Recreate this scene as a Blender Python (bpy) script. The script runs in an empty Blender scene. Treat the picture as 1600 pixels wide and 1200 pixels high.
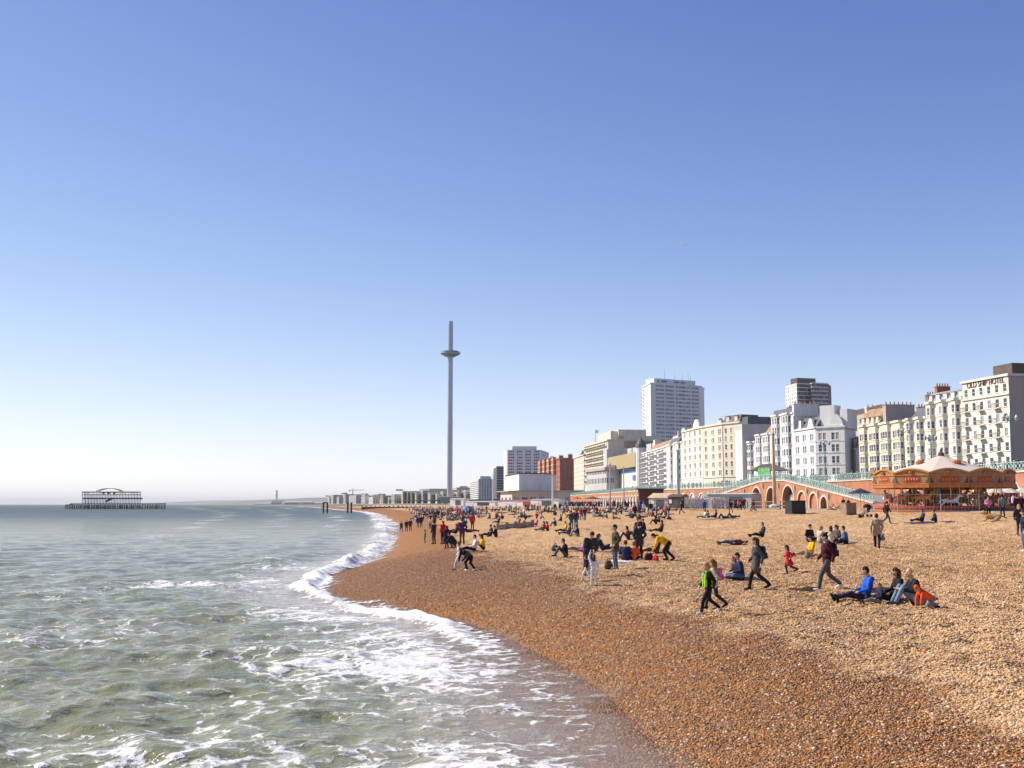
import bpy, bmesh, math, random
import numpy as np
from mathutils import Vector, Matrix
R = math.radians
random.seed(7); rng = np.random.default_rng(7)
scene = bpy.context.scene
C = scene.collection

# ------------------------------------------------------------------ camera
CAMZ = 4.2
FPX = 1776.0                       # focal length in pixels of the 1600 px photograph
PITCH = math.atan(188.0 / FPX)
cam_d = bpy.data.cameras.new('camera'); cam = bpy.data.objects.new('camera', cam_d); C.objects.link(cam)
cam.location = (0, 0, CAMZ); cam.rotation_euler = (math.pi/2 + PITCH, 0, 0)
cam_d.sensor_width = 36.0; cam_d.lens = 36.0 * FPX / 1600.0
cam_d.clip_start = 0.5; cam_d.clip_end = 90000
scene.camera = cam
# ------------------------------------------------------------------ sky and sun
SUN_EL, SUN_ROT = R(38), R(-68)
world = bpy.data.worlds.new('World'); scene.world = world; world.use_nodes = True
wn = world.node_tree; wn.nodes.clear()
sky = wn.nodes.new('ShaderNodeTexSky'); sky.sky_type = 'NISHITA'; sky.sun_disc = False
sky.sun_elevation = SUN_EL; sky.sun_rotation = SUN_ROT
sky.air_density = 0.6; sky.dust_density = 0.0; sky.ozone_density = 3.0; sky.altitude = 0
bg = wn.nodes.new('ShaderNodeBackground'); bg.inputs[1].default_value = 0.142
wo = wn.nodes.new('ShaderNodeOutputWorld')
# film-like response of the sky colour (per channel power, then a soft shoulder), the same over the whole dome
SKYG, SHOULDER = ((1.52, 2.30), (1.46, 1.57), (1.2, 1.49)), .66
sepc = wn.nodes.new('ShaderNodeSeparateColor'); comb = wn.nodes.new('ShaderNodeCombineColor'); wn.links.new(sky.outputs[0], sepc.inputs[0])
def wmath(op, a, b):
    n = wn.nodes.new('ShaderNodeMath'); n.operation = op
    for i, v in enumerate((a, b)):
        if isinstance(v, (int, float)): n.inputs[i].default_value = v
        else: wn.links.new(v, n.inputs[i])
    return n.outputs[0]
for i, (g, k) in enumerate(SKYG):
    v = wmath('MULTIPLY', wmath('POWER', wmath('MULTIPLY', sepc.outputs[i], .185), g), k)
    v = wmath('DIVIDE', v, wmath('ADD', wmath('MULTIPLY', v, SHOULDER), 1.0))
    wn.links.new(wmath('MULTIPLY', v, 1/.185), comb.inputs[i])
wn.links.new(comb.outputs[0], bg.inputs[0]); wn.links.new(bg.outputs[0], wo.inputs[0])
sun_d = bpy.data.lights.new('sun', 'SUN'); sun_d.energy = 4.6; sun_d.angle = R(0.5); sun_d.color = (1, .94, .85)
sun = bpy.data.objects.new('sun', sun_d); C.objects.link(sun)
sdir = Vector((math.sin(SUN_ROT)*math.cos(SUN_EL), math.cos(SUN_ROT)*math.cos(SUN_EL), math.sin(SUN_EL)))
sun.rotation_euler = sdir.to_track_quat('Z', 'Y').to_euler(); sun.location = (-60, 20, 80)
scene.render.engine = 'CYCLES'
scene.view_settings.view_transform = 'Standard'; scene.view_settings.look = 'None'
scene.view_settings.exposure = 0.62; scene.view_settings.gamma = 1.0
scene.cycles.max_bounces = 6; scene.cycles.volume_bounces = 0; scene.cycles.use_denoising = True
scene.cycles.caustics_reflective = False; scene.cycles.caustics_refractive = False
scene.cycles.sample_clamp_indirect = 4.0

# ------------------------------------------------------------------ helpers
def ray(px, py):
    cp, sp = math.cos(PITCH), math.sin(PITCH)
    v = 600.0 - py
    return ((px-800.0), FPX*cp - v*sp, FPX*sp + v*cp)
def at(px, py, d):                 # the point seen at a pixel, d metres ahead
    x, y, z = ray(px, py); t = d / y
    return Vector((x*t, d, CAMZ + z*t))
def xat(px, d): return at(px, 788, d).x
def zat(py, d, px=800): return at(px, py, d).z

MATS = {}
def new_mat(name):
    m = bpy.data.materials.new(name); m.use_nodes = True
    nt = m.node_tree; nt.nodes.clear()
    out = nt.nodes.new('ShaderNodeOutputMaterial'); b = nt.nodes.new('ShaderNodeBsdfPrincipled')
    nt.links.new(b.outputs[0], out.inputs[0])
    return m, nt, b
def N(nt, t, **kw):
    n = nt.nodes.new(t)
    for k, v in kw.items(): setattr(n, k, v)
    return n
def mathn(nt, op, a, b=None, c=None, clamp=False):
    n = nt.nodes.new('ShaderNodeMath'); n.operation = op; n.use_clamp = clamp
    for i, v in enumerate((a, b, c)):
        if v is None: continue
        if isinstance(v, (int, float)): n.inputs[i].default_value = v
        else: nt.links.new(v, n.inputs[i])
    return n.outputs[0]
def mixc(nt, f, a, b, mode='MIX'):
    n = nt.nodes.new('ShaderNodeMix'); n.data_type = 'RGBA'; n.blend_type = mode
    for s, v in ((n.inputs[0], f), (n.inputs[6], a), (n.inputs[7], b)):
        if isinstance(v, (int, float)): s.default_value = v
        elif isinstance(v, tuple): s.default_value = (*v[:3], 1)
        else: nt.links.new(v, s)
    return n.outputs[2]
def noise(nt, vec, scale, detail=3, rough=.55, dist=0):
    n = nt.nodes.new('ShaderNodeTexNoise'); n.inputs['Scale'].default_value = scale
    n.inputs['Detail'].default_value = detail; n.inputs['Roughness'].default_value = rough
    n.inputs['Distortion'].default_value = dist
    if vec is not None: nt.links.new(vec, n.inputs['Vector'])
    return n.outputs['Fac']
def ramp(nt, fac, stops, interp='LINEAR'):
    n = nt.nodes.new('ShaderNodeValToRGB'); cr = n.color_ramp; cr.interpolation = interp
    while len(cr.elements) < len(stops): cr.elements.new(.5)
    for e, (p, c) in zip(cr.elements, stops):
        e.position = p; e.color = (*c[:3], 1) if isinstance(c, tuple) else (c, c, c, 1)
    nt.links.new(fac, n.inputs[0]); return n.outputs[0]
def smooth(nt, v, lo, hi):
    n = nt.nodes.new('ShaderNodeMapRange'); n.interpolation_type = 'SMOOTHSTEP'
    n.inputs[1].default_value = lo; n.inputs[2].default_value = hi; nt.links.new(v, n.inputs[0]); return n.outputs[0]
def mat(name, col, rough=.7, var=.12, scale=1.5, metal=0, bump=0, bscale=20, streak=False, spec=.4):
    if name in MATS: return MATS[name]
    m, nt, b = new_mat(name)
    tc = N(nt, 'ShaderNodeTexCoord'); vec = tc.outputs['Object']
    if streak:
        mp = N(nt, 'ShaderNodeMapping'); mp.inputs['Scale'].default_value = (1, 1, .18); nt.links.new(vec, mp.inputs[0]); vec = mp.outputs[0]
    f = noise(nt, vec, scale, 5, .65)
    f = smooth(nt, f, .3, .7)
    lo = tuple(c*(1-var) for c in col); hi = tuple(min(1, c*(1+var*.6)) for c in col)
    nt.links.new(mixc(nt, f, lo, hi), b.inputs['Base Color'])
    b.inputs['Roughness'].default_value = rough; b.inputs['Metallic'].default_value = metal
    b.inputs['Specular IOR Level'].default_value = spec
    if bump:
        bn = N(nt, 'ShaderNodeBump'); bn.inputs['Strength'].default_value = bump; bn.inputs['Distance'].default_value = .03
        nt.links.new(noise(nt, tc.outputs['Object'], bscale, 3), bn.inputs['Height']); nt.links.new(bn.outputs[0], b.inputs['Normal'])
    MATS[name] = m; return m

class MB:
    """collects faces, builds ONE mesh object"""
    def __init__(s): s.v = []; s.f = []; s.m = []; s.mats = []; s.cur = 0
    def mat(s, m):
        if m not in s.mats: s.mats.append(m)
        s.cur = s.mats.index(m); return s
    def add(s, vs, fs):
        o = len(s.v); s.v += [tuple(v) for v in vs]
        for f in fs: s.f.append([i+o for i in f]); s.m.append(s.cur)
        return s
    def quad(s, a, b, c, d): return s.add((a, b, c, d), ((0, 1, 2, 3),))
    def box(s, c, size, rz=0, ax=None):
        c = Vector(c); hx, hy, hz = [q/2 for q in size]
        if ax is None:
            ca, sa = math.cos(rz), math.sin(rz); X = Vector((ca, sa, 0)); Y = Vector((-sa, ca, 0)); Z = Vector((0, 0, 1))
        else: X, Y, Z = ax
        vs = [c + X*(hx*i) + Y*(hy*j) + Z*(hz*k) for k in (-1, 1) for j in (-1, 1) for i in (-1, 1)]
        return s.add(vs, ((0, 2, 3, 1), (4, 5, 7, 6), (0, 1, 5, 4), (2, 6, 7, 3), (0, 4, 6, 2), (1, 3, 7, 5)))
    def beam(s, a, b, w, h):       # rectangular bar between two points
        a, b = Vector(a), Vector(b); d = b-a; L = d.length
        if L < 1e-6: return s
        X = d/L; up = Vector((0, 0, 1)) if abs(X.z) < .95 else Vector((1, 0, 0))
        Y = up.cross(X).normalized(); Z = X.cross(Y)
        return s.box((a+b)/2, (L, w, h), ax=(X, Y, Z))
    def tube(s, a, b, r0, r1=None, n=8, caps=True):
        r1 = r0 if r1 is None else r1; a, b = Vector(a), Vector(b); d = (b-a)
        if d.length < 1e-6: return s
        X = d.normalized(); up = Vector((0, 0, 1)) if abs(X.z) < .95 else Vector((1, 0, 0))
        Y = up.cross(X).normalized(); Z = X.cross(Y); vs = []
        for p, r in ((a, r0), (b, r1)):
            for i in range(n):
                t = 2*math.pi*i/n; vs.append(p + Y*(r*math.cos(t)) + Z*(r*math.sin(t)))
        fs = [(i, (i+1) % n, n+(i+1) % n, n+i) for i in range(n)]
        if caps: fs += [tuple(range(n-1, -1, -1)), tuple(range(n, 2*n))]
        return s.add(vs, fs)
    def lathe(s, c, prof, n=16, ph=0):   # prof: (r, z)
        cx, cy, cz = c; vs = []; fs = []
        for r, z in prof:
            for i in range(n):
                t = 2*math.pi*i/n+ph; vs.append((cx+r*math.cos(t), cy+r*math.sin(t), cz+z))
        for k in range(len(prof)-1):
            for i in range(n):
                j = (i+1) % n; fs.append((k*n+i, k*n+j, (k+1)*n+j, (k+1)*n+i))
        fs.append(tuple(range(n-1, -1, -1))); k = len(prof)-1; fs.append(tuple(k*n+i for i in range(n)))
        return s.add(vs, fs)
    def prism(s, poly, z0, z1, top=True, bottom=False):
        n = len(poly); vs = [(p[0], p[1], z0) for p in poly]+[(p[0], p[1], z1) for p in poly]
        fs = [(i, (i+1) % n, n+(i+1) % n, n+i) for i in range(n)]
        if top: fs.append(tuple(range(n, 2*n)))
        if bottom: fs.append(tuple(range(n-1, -1, -1)))
        return s.add(vs, fs)
    def ell(s, c, r, n=10, k=6):
        cx, cy, cz = c; vs = []; fs = []
        for i in range(k+1):
            a = -math.pi/2+math.pi*i/k
            for j in range(n):
                t = 2*math.pi*j/n; vs.append((cx+r[0]*math.cos(a)*math.cos(t), cy+r[1]*math.cos(a)*math.sin(t), cz+r[2]*math.sin(a)))
        for i in range(k):
            for j in range(n): fs.append((i*n+j, i*n+(j+1) % n, (i+1)*n+(j+1) % n, (i+1)*n+j))
        return s.add(vs, fs)
    def mesh(s, name, smooth=False):
        me = bpy.data.meshes.new(name); me.from_pydata(s.v, [], s.f)
        for m in s.mats: me.materials.append(m)
        if len(s.mats) > 1: me.polygons.foreach_set('material_index', s.m)
        if smooth: me.polygons.foreach_set('use_smooth', [True]*len(s.f))
        me.update(); return me
    def build(s, name, parent=None, loc=(0, 0, 0), smooth=False, m=None, rz=0):
        if m is not None and not s.mats: s.mats.append(m)
        return link(name, s.mesh(name, smooth), parent, loc, rz)
def link(name, me, parent=None, loc=(0, 0, 0), rz=0):
    o = bpy.data.objects.new(name, me); C.objects.link(o); o.parent = parent; o.location = loc
    if rz: o.rotation_euler = (0, 0, rz)
    return o
def tag(o, label, cat, group=None):
    o['label'] = label; o['category'] = cat
    if group: o['group'] = group
    return o
def thing(name, label, cat, loc=(0, 0, 0), rz=0, group=None):
    return tag(link(name, None, None, loc, rz), label, cat, group)
def structure(o, kind='structure'): o['kind'] = kind; return o

# ------------------------------------------------------------------ lie of the land
WL = [(-20, 3.2), (0, 3.1), (10, 3.0), (18, 2.7), (25, 2.2), (29, 1.6), (34, .5), (41, -1.6), (46, -4.8), (52, -7.7), (60, -9.9), (68, -10.6), (78, -10.2), (91, -10.4), (120, -12.6), (178, -17.5), (311, -33), (533, -63), (1066, -168), (2000, -360), (4000, -880), (7000, -1850), (12000, -3600), (40000, -16000)]
CR = [(-20, 9), (0, 7.6), (10, 7.0), (15, 6.8), (19, 6.4), (23.5, 5.3), (29, 4.6), (34, 3.2), (42, 2.2), (50, 1.4), (64, -1.4), (80, -3.2), (97, -4.6), (140, -8), (230, -16), (311, -25), (533, -50), (1066, -150), (2000, -330), (4000, -830), (7000, -1780), (12000, -3500), (40000, -15800)]
WALL = [(-50, 84), (60, 74), (140, 66.1), (184, 62), (303, 51), (348, 41), (450, 36), (600, 26), (760, 10), (900, -12), (1066, -60), (1400, -140), (2000, -300), (4000, -800), (40000, -15500)]
def pchip(tab):
    ys = np.array([p[0] for p in tab], float); xs = np.array([p[1] for p in tab], float)
    h = np.diff(ys); dl = np.diff(xs)/h; m = np.zeros_like(xs); m[0], m[-1] = dl[0], dl[-1]
    for i in range(1, len(xs)-1):
        if dl[i-1]*dl[i] > 0: m[i] = 3*(h[i-1]+h[i])/((2*h[i]+h[i-1])/dl[i-1]+(h[i]+2*h[i-1])/dl[i])
    def f(y):
        y = np.asarray(y, float); i = np.clip(np.searchsorted(ys, y)-1, 0, len(h)-1); t = np.clip((y-ys[i])/h[i], 0, 1)
        return (2*t**3-3*t**2+1)*xs[i]+(t**3-2*t**2+t)*h[i]*m[i]+(-2*t**3+3*t**2)*xs[i+1]+(t**3-t**2)*h[i]*m[i+1]
    return f
x_water, x_crest = pchip(WL), pchip(CR)
def x_wall(y): return np.interp(y, [p[0] for p in WALL], [p[1] for p in WALL])
def x_prom(y): return x_wall(y) - 22
def sstep(t): t = np.clip(t, 0, 1); return t*t*(3-2*t)
_k = rng.uniform(-1, 1, (40, 2)); _k /= np.linalg.norm(_k, axis=1)[:, None]; _ph = rng.uniform(0, 6.28, 40)
def fbm(x, y, wl, n=9, o=0):       # smooth pseudo-noise, about -1..1
    s = 0
    for i in range(n):
        j = (i+o) % 40; q = 6.283/(wl*(.6+.9*i/n)); s = s+np.sin((_k[j, 0]*x+_k[j, 1]*y)*q+_ph[j]+1.3*np.sin((_k[(j+7) % 40, 0]*x+_k[(j+7) % 40, 1]*y)*q*.6+_ph[(j+3) % 40]))
    return s/math.sqrt(n)/1.2
ZC, ZP = 1.45, 3.45
def beach_z(x, y, detail=True):
    x = np.asarray(x, float); y = np.asarray(y, float)
    x0 = x_water(y); x1 = x_crest(y); s = x-x0; w = np.maximum(x1-x0, 1.5); t = s/w
    zc = ZC
    up = zc*(1-np.power(np.clip(1-t, 0, 1), 1.5))
    q = x-x1; W = np.maximum(x_prom(y)-x1-1.0, 6)
    back = zc+(ZP-zc)*sstep(q/W)*.55+(ZP-zc)*.45*np.clip(q/W, 0, 1)
    z = np.where(t < 0, np.maximum(s*(.05+.11*sstep((y-34)/14)+.11*sstep((-s-4)/5)), -4), np.where(t < 1, up, back))
    if detail:
        a = np.clip(t, 0, 1)*np.clip((x_prom(y)-x)/6, 0, 1)
        dry = .25+.75*sstep((t-.8)/.4)
        z = z+a*(.06*fbm(x, y, 7)+dry*(.058*fbm(x, y, 1.5, o=9)+.040*fbm(x, y, .75, o=22)*np.clip(1.6-y/45, 0, 1))*np.clip(110/np.maximum(y, 1), 0, 1))
    return z
def ground(px, py):                # where the ray through a pixel meets the shingle
    dx, dy, dz = ray(px, py)
    d = np.geomspace(6, 3000, 3000); x = dx/dy*d; z = CAMZ+dz/dy*d
    zb = np.maximum(beach_z(x, d), 0); k = np.argmax(z <= zb)
    if z[k] > zb[k]: k = len(d)-1
    if k > 0:
        a, b = z[k-1]-zb[k-1], z[k]-zb[k]; f = a/(a-b) if a != b else 0
        dd = d[k-1]+(d[k]-d[k-1])*f
    else: dd = d[0]
    xx = dx/dy*dd
    return Vector((float(xx), float(dd), float(max(0, beach_z(xx, dd)))))
# ------------------------------------------------------------------ shingle beach
def grid_mesh(name, X, Y, Z, attrs=None, smooth=True):
    r, c = X.shape; me = bpy.data.meshes.new(name)
    co = np.stack([X, Y, Z], -1).reshape(-1, 3).astype(np.float32)
    idx = np.arange(r*c).reshape(r, c)
    q = np.stack([idx[:-1, :-1], idx[:-1, 1:], idx[1:, 1:], idx[1:, :-1]], -1).reshape(-1, 4).astype(np.int32)
    me.vertices.add(r*c); me.vertices.foreach_set('co', co.ravel())
    me.loops.add(q.size); me.loops.foreach_set('vertex_index', q.ravel())
    me.polygons.add(len(q)); me.polygons.foreach_set('loop_start', np.arange(0, q.size, 4, dtype=np.int32))
    me.update(calc_edges=True)
    if smooth: me.polygons.foreach_set('use_smooth', np.ones(len(q), bool))
    for k, a in (attrs or {}).items():
        at_ = me.attributes.new(k, 'FLOAT', 'POINT'); at_.data.foreach_set('value', a.astype(np.float32).ravel())
    me.validate(); return me

def wetness(x, y):
    t = (x-x_water(y))/np.maximum(x_crest(y)-x_water(y), 1.5)
    n = .10*fbm(x, y, 5, o=4)+.05*fbm(x, y, 1.6, o=12)
    return 1-sstep((t+n-.84)/.22)

STONES_DRY = [(0, (.20, .11, .045)), (.12, (.39, .225, .09)), (.35, (.57, .345, .16)), (.6, (.68, .44, .235)), (.8, (.48, .26, .105)), (.93, (.68, .52, .34)), (1, (.80, .72, .60))]
STONES_WET = [(0, (.045, .026, .014)), (.2, (.15, .060, .016)), (.45, (.30, .122, .024)), (.65, (.40, .175, .036)), (.8, (.22, .082, .016)), (.93, (.46, .27, .11)), (1, (.62, .50, .36))]
def shingle_colour(nt, fac, wet, big):
    d = ramp(nt, fac, STONES_DRY); w = ramp(nt, fac, STONES_WET)
    d = mixc(nt, smooth(nt, big, .35, .68), mixc(nt, 1.0, d, (.84, .80, .74), 'MULTIPLY'), d)
    return mixc(nt, wet, d, w)
def make_shingle():
    m, nt, b = new_mat('shingle')
    geo = N(nt, 'ShaderNodeNewGeometry'); pos = geo.outputs['Position']
    wet = N(nt, 'ShaderNodeAttribute', attribute_name='wet').outputs['Fac']
    vor = N(nt, 'ShaderNodeTexVoronoi'); vor.inputs['Scale'].default_value = 15; nt.links.new(pos, vor.inputs['Vector'])
    sep = N(nt, 'ShaderNodeSeparateColor'); nt.links.new(vor.outputs['Color'], sep.inputs[0])
    v2 = N(nt, 'ShaderNodeTexVoronoi'); v2.inputs['Scale'].default_value = 7; nt.links.new(pos, v2.inputs['Vector'])
    sep2 = N(nt, 'ShaderNodeSeparateColor'); nt.links.new(v2.outputs['Color'], sep2.inputs[0])
    big = noise(nt, pos, .22, 4, .6)
    cl = noise(nt, pos, 2.4, 5, .75)
    fac = mathn(nt, 'ADD', mathn(nt, 'MULTIPLY', sep.outputs[0], .62), mathn(nt, 'MULTIPLY', sep2.outputs[1], .22))
    fac = mathn(nt, 'ADD', fac, mathn(nt, 'MULTIPLY', mathn(nt, 'SUBTRACT', cl, .42), 1.1), None, True)
    col = shingle_colour(nt, fac, wet, big)
    nt.links.new(col, b.inputs['Base Color'])
    nt.links.new(mathn(nt, 'SUBTRACT', .9, mathn(nt, 'MULTIPLY', wet, .25)), b.inputs['Roughness'])
    b.inputs['Specular IOR Level'].default_value = .2
    # relief: stones, then the trampled hollows
    h1 = mathn(nt, 'MULTIPLY', vor.outputs['Distance'], -.05)
    hol = mathn(nt, 'MULTIPLY', noise(nt, pos, 1.5, 3, .6), .34)
    hol2 = mathn(nt, 'MULTIPLY', noise(nt, pos, 4.5, 3, .6), .20)
    dry = mathn(nt, 'SUBTRACT', 1.0, mathn(nt, 'MULTIPLY', wet, .35))
    hh = mathn(nt, 'ADD', h1, mathn(nt, 'MULTIPLY', mathn(nt, 'ADD', hol, hol2), dry))
    bn = N(nt, 'ShaderNodeBump'); bn.inputs['Strength'].default_value = .8; bn.inputs['Distance'].default_value = 1.0
    nt.links.new(hh, bn.inputs['Height']); nt.links.new(bn.outputs[0], b.inputs['Normal'])
    return m
SHINGLE = make_shingle()
ys = np.concatenate([np.linspace(-20, 6, 20), np.geomspace(6.3, 330, 740), np.geomspace(333, 1500, 70)]); us = np.linspace(0, 1, 520)
us = .55*us+.45*us**2.2
xl = x_water(ys)-7-ys*.02; xr = x_prom(ys)+.4
Y = np.repeat(ys[:, None], len(us), 1); X = xl[:, None]+(xr-xl)[:, None]*us[None]
Z = beach_z(X, Y)
me = grid_mesh('beach', X, Y, Z, {'wet': wetness(X, Y)}); me.materials.append(SHINGLE)
beach = structure(link('beach', me))

# loose pebbles lying on the near shingle (uncountable)
def make_pebbles():
    n = 1050000
    y = rng.uniform(9.0, 78.0, n); x = rng.uniform(-.22, .52, n)*y+rng.normal(0, .1, n)
    keep = (x > x_water(y)-2.5) & (x < x_crest(y)+30) & (rng.uniform(0, 1, n) < np.clip((78-y)/40, .0, 1)); x, y = x[keep], y[keep]
    z = beach_z(x, y)
    me = bpy.data.meshes.new('pebbles'); me.vertices.add(len(x))
    me.vertices.foreach_set('co', np.stack([x, y, z+.004], -1).astype(np.float32).ravel())
    a = me.attributes.new('wet', 'FLOAT', 'POINT'); a.data.foreach_set('value', wetness(x, y).astype(np.float32))
    a = me.attributes.new('size', 'FLOAT', 'POINT'); a.data.foreach_set('value', (.0095+.0092*rng.gamma(1.5, .8, len(x))).clip(.009, .042).astype(np.float32))
    o = structure(link('loose_pebbles', me), 'stuff')
    m, nt, b = new_mat('pebble')
    rnd = N(nt, 'ShaderNodeObjectInfo').outputs['Random']
    wet = N(nt, 'ShaderNodeAttribute', attribute_name='wet', attribute_type='INSTANCER').outputs['Fac']
    pos = N(nt, 'ShaderNodeNewGeometry').outputs['Position']
    nt.links.new(shingle_colour(nt, rnd, wet, noise(nt, pos, .22, 4, .6)), b.inputs['Base Color'])
    nt.links.new(mathn(nt, 'SUBTRACT', .75, mathn(nt, 'MULTIPLY', wet, .42)), b.inputs['Roughness'])
    bm = bmesh.new(); bmesh.ops.create_icosphere(bm, subdivisions=1, radius=1)
    for v in bm.verts: v.co *= 1+.18*math.sin(v.co.x*5+v.co.y*3)
    pm = bpy.data.meshes.new('pebble_shape'); bm.to_mesh(pm); bm.free(); pm.materials.append(m)
    pm.polygons.foreach_set('use_smooth', [True]*len(pm.polygons))
    ng = bpy.data.node_groups.new('pebble_scatter', 'GeometryNodeTree')
    ng.interface.new_socket('Geometry', in_out='INPUT', socket_type='NodeSocketGeometry'); ng.interface.new_socket('Geometry', in_out='OUTPUT', socket_type='NodeSocketGeometry')
    gi = ng.nodes.new('NodeGroupInput'); go = ng.nodes.new('NodeGroupOutput')
    iop = ng.nodes.new('GeometryNodeInstanceOnPoints'); mtp = ng.nodes.new('GeometryNodeMeshToPoints')
    # the pebble shape itself is a datablock used through a hidden-free mesh primitive
    ico = ng.nodes.new('GeometryNodeMeshIcoSphere'); ico.inputs['Radius'].default_value = 1; ico.inputs['Subdivisions'].default_value = 1
    sm = ng.nodes.new('GeometryNodeSetMaterial'); sm.inputs['Material'].default_value = m
    ss = ng.nodes.new('GeometryNodeSetShadeSmooth')
    rv = ng.nodes.new('FunctionNodeRandomValue'); rv.data_type = 'FLOAT_VECTOR'; rv.inputs[0].default_value = (-.45, -.45, 0); rv.inputs[1].default_value = (.45, .45, 6.28)
    sc = ng.nodes.new('FunctionNodeRandomValue'); sc.data_type = 'FLOAT_VECTOR'; sc.inputs[0].default_value = (.8, .6, .35); sc.inputs[1].default_value = (1.25, 1, .7); sc.inputs['Seed'].default_value = 3
    na = ng.nodes.new('GeometryNodeInputNamedAttribute'); na.data_type = 'FLOAT'; na.inputs['Name'].default_value = 'size'
    vm = ng.nodes.new('ShaderNodeVectorMath'); vm.operation = 'SCALE'
    L = ng.links.new
    L(gi.outputs[0], mtp.inputs[0]); L(mtp.outputs[0], iop.inputs['Points']); L(ico.outputs[0], ss.inputs[0]); L(ss.outputs[0], sm.inputs[0]); L(sm.outputs[0], iop.inputs['Instance'])
    L(rv.outputs[0], iop.inputs['Rotation']); L(sc.outputs[0], vm.inputs[0]); L(na.outputs[0], vm.inputs['Scale']); L(vm.outputs[0], iop.inputs['Scale'])
    L(iop.outputs[0], go.inputs[0])
    o.modifiers.new('scatter', 'NODES').node_group = ng
    bpy.data.meshes.remove(pm)
make_pebbles()

# ------------------------------------------------------------------ sea
def make_water():
    m, nt, b = new_mat('sea_water')
    geo = N(nt, 'ShaderNodeNewGeometry'); pos = geo.outputs['Position']
    sp = N(nt, 'ShaderNodeSeparateXYZ'); nt.links.new(pos, sp.inputs[0]); yv = sp.outputs[1]
    A = lambda k: N(nt, 'ShaderNodeAttribute', attribute_name=k).outputs['Fac']
    foam, film = A('foam'), A('film')
    shallow = A('shallow')
    # body colour: silty green inshore, bluer out at sea
    far = smooth(nt, yv, 30, 420)
    body = mixc(nt, far, (.215, .220, .105), (.048, .105, .155))
    body = mixc(nt, mathn(nt, 'MULTIPLY', noise(nt, pos, .06, 3), .6), body, (.245, .220, .110))
    body = mixc(nt, shallow, body, (.47, .395, .33))
    # foam: lace of bubbles, in drifting patches
    dist = N(nt, 'ShaderNodeVectorMath', operation='ADD'); nz = N(nt, 'ShaderNodeTexNoise'); nz.inputs['Scale'].default_value = .9; nz.inputs['Detail'].default_value = 3
    nt.links.new(pos, nz.inputs['Vector']); scl = N(nt, 'ShaderNodeVectorMath', operation='SCALE'); scl.inputs['Scale'].default_value = .7
    nt.links.new(nz.outputs['Color'], scl.inputs[0]); nt.links.new(pos, dist.inputs[0]); nt.links.new(scl.outputs[0], dist.inputs[1])
    def lace(s, w, o):            # ridges of a warped noise: strings and cells of bubbles
        mpn = N(nt, 'ShaderNodeMapping'); mpn.inputs['Location'].default_value = (o, o*2.3, 0); nt.links.new(dist.outputs[0], mpn.inputs[0])
        return smooth(nt, mathn(nt, 'ABSOLUTE', mathn(nt, 'SUBTRACT', noise(nt, mpn.outputs[0], s, 2, .5), .5)), w, .0)
    l1 = lace(.75, .085, 3.0); l2 = lace(2.1, .10, 11.0)
    lac = mathn(nt, 'ADD', mathn(nt, 'MULTIPLY', l1, .55), mathn(nt, 'MULTIPLY', l2, .45))
    mp = N(nt, 'ShaderNodeMapping'); mp.inputs['Scale'].default_value = (.55, 1, 1); nt.links.new(pos, mp.inputs[0])
    pat = noise(nt, mp.outputs[0], .16, 5, .6, .4); fine = noise(nt, pos, 2.6, 5, .7)
    patch = mathn(nt, 'MULTIPLY', smooth(nt, pat, .50, .76), mathn(nt, 'SUBTRACT', 1.0, mathn(nt, 'MULTIPLY', smooth(nt, yv, 60, 260), .8)))
    amt = mathn(nt, 'ADD', foam, mathn(nt, 'MULTIPLY', patch, .58))
    t = mathn(nt, 'ADD', amt, mathn(nt, 'ADD', mathn(nt, 'MULTIPLY', mathn(nt, 'SUBTRACT', lac, .40), .70), mathn(nt, 'MULTIPLY', mathn(nt, 'SUBTRACT', fine, .5), 1.25)))
    fm = mathn(nt, 'MULTIPLY', smooth(nt, t, .40, 1.0), smooth(nt, amt, .03, .22))
    col = mixc(nt, fm, body, (.76, .74, .70))
    nt.links.new(col, b.inputs['Base Color'])
    rough = mathn(nt, 'ADD', .07, mathn(nt, 'MULTIPLY', smooth(nt, yv, 20, 900), .26))
    nt.links.new(mathn(nt, 'ADD', rough, mathn(nt, 'MULTIPLY', fm, .6)), b.inputs['Roughness'])
    b.inputs['IOR'].default_value = 1.33
    nt.links.new(mathn(nt, 'SUBTRACT', .5, mathn(nt, 'MULTIPLY', smooth(nt, yv, 40, 400), .38)), b.inputs['Specular IOR Level'])
    # ripples
    mr = N(nt, 'ShaderNodeMapping'); mr.inputs['Scale'].default_value = (.6, 1, 1); mr.inputs['Rotation'].default_value = (0, 0, .35); nt.links.new(pos, mr.inputs[0])
    rp = mathn(nt, 'ADD', mathn(nt, 'MULTIPLY', noise(nt, mr.outputs[0], 1.7, 5, .65, .4), .29), mathn(nt, 'MULTIPLY', noise(nt, mr.outputs[0], .45, 3, .6, .5), .55))
    rp = mathn(nt, 'ADD', rp, mathn(nt, 'MULTIPLY', fm, .06))
    rp = mathn(nt, 'ADD', rp, mathn(nt, 'MULTIPLY', mathn(nt, 'MULTIPLY', noise(nt, mr.outputs[0], .11, 5, .65, .4), 5.5), smooth(nt, yv, 60, 300)))
    bn = N(nt, 'ShaderNodeBump'); bn.inputs['Strength'].default_value = .62; bn.inputs['Distance'].default_value = 1
    nt.links.new(rp, bn.inputs['Height']); nt.links.new(bn.outputs[0], b.inputs['Normal'])
    # a wind-roughened surface mirrors far less at a glance than flat water: most of what is seen is its body
    df = N(nt, 'ShaderNodeBsdfDiffuse'); nt.links.new(col, df.inputs[0]); nt.links.new(bn.outputs[0], df.inputs[2]); ms = N(nt, 'ShaderNodeMixShader')
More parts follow.
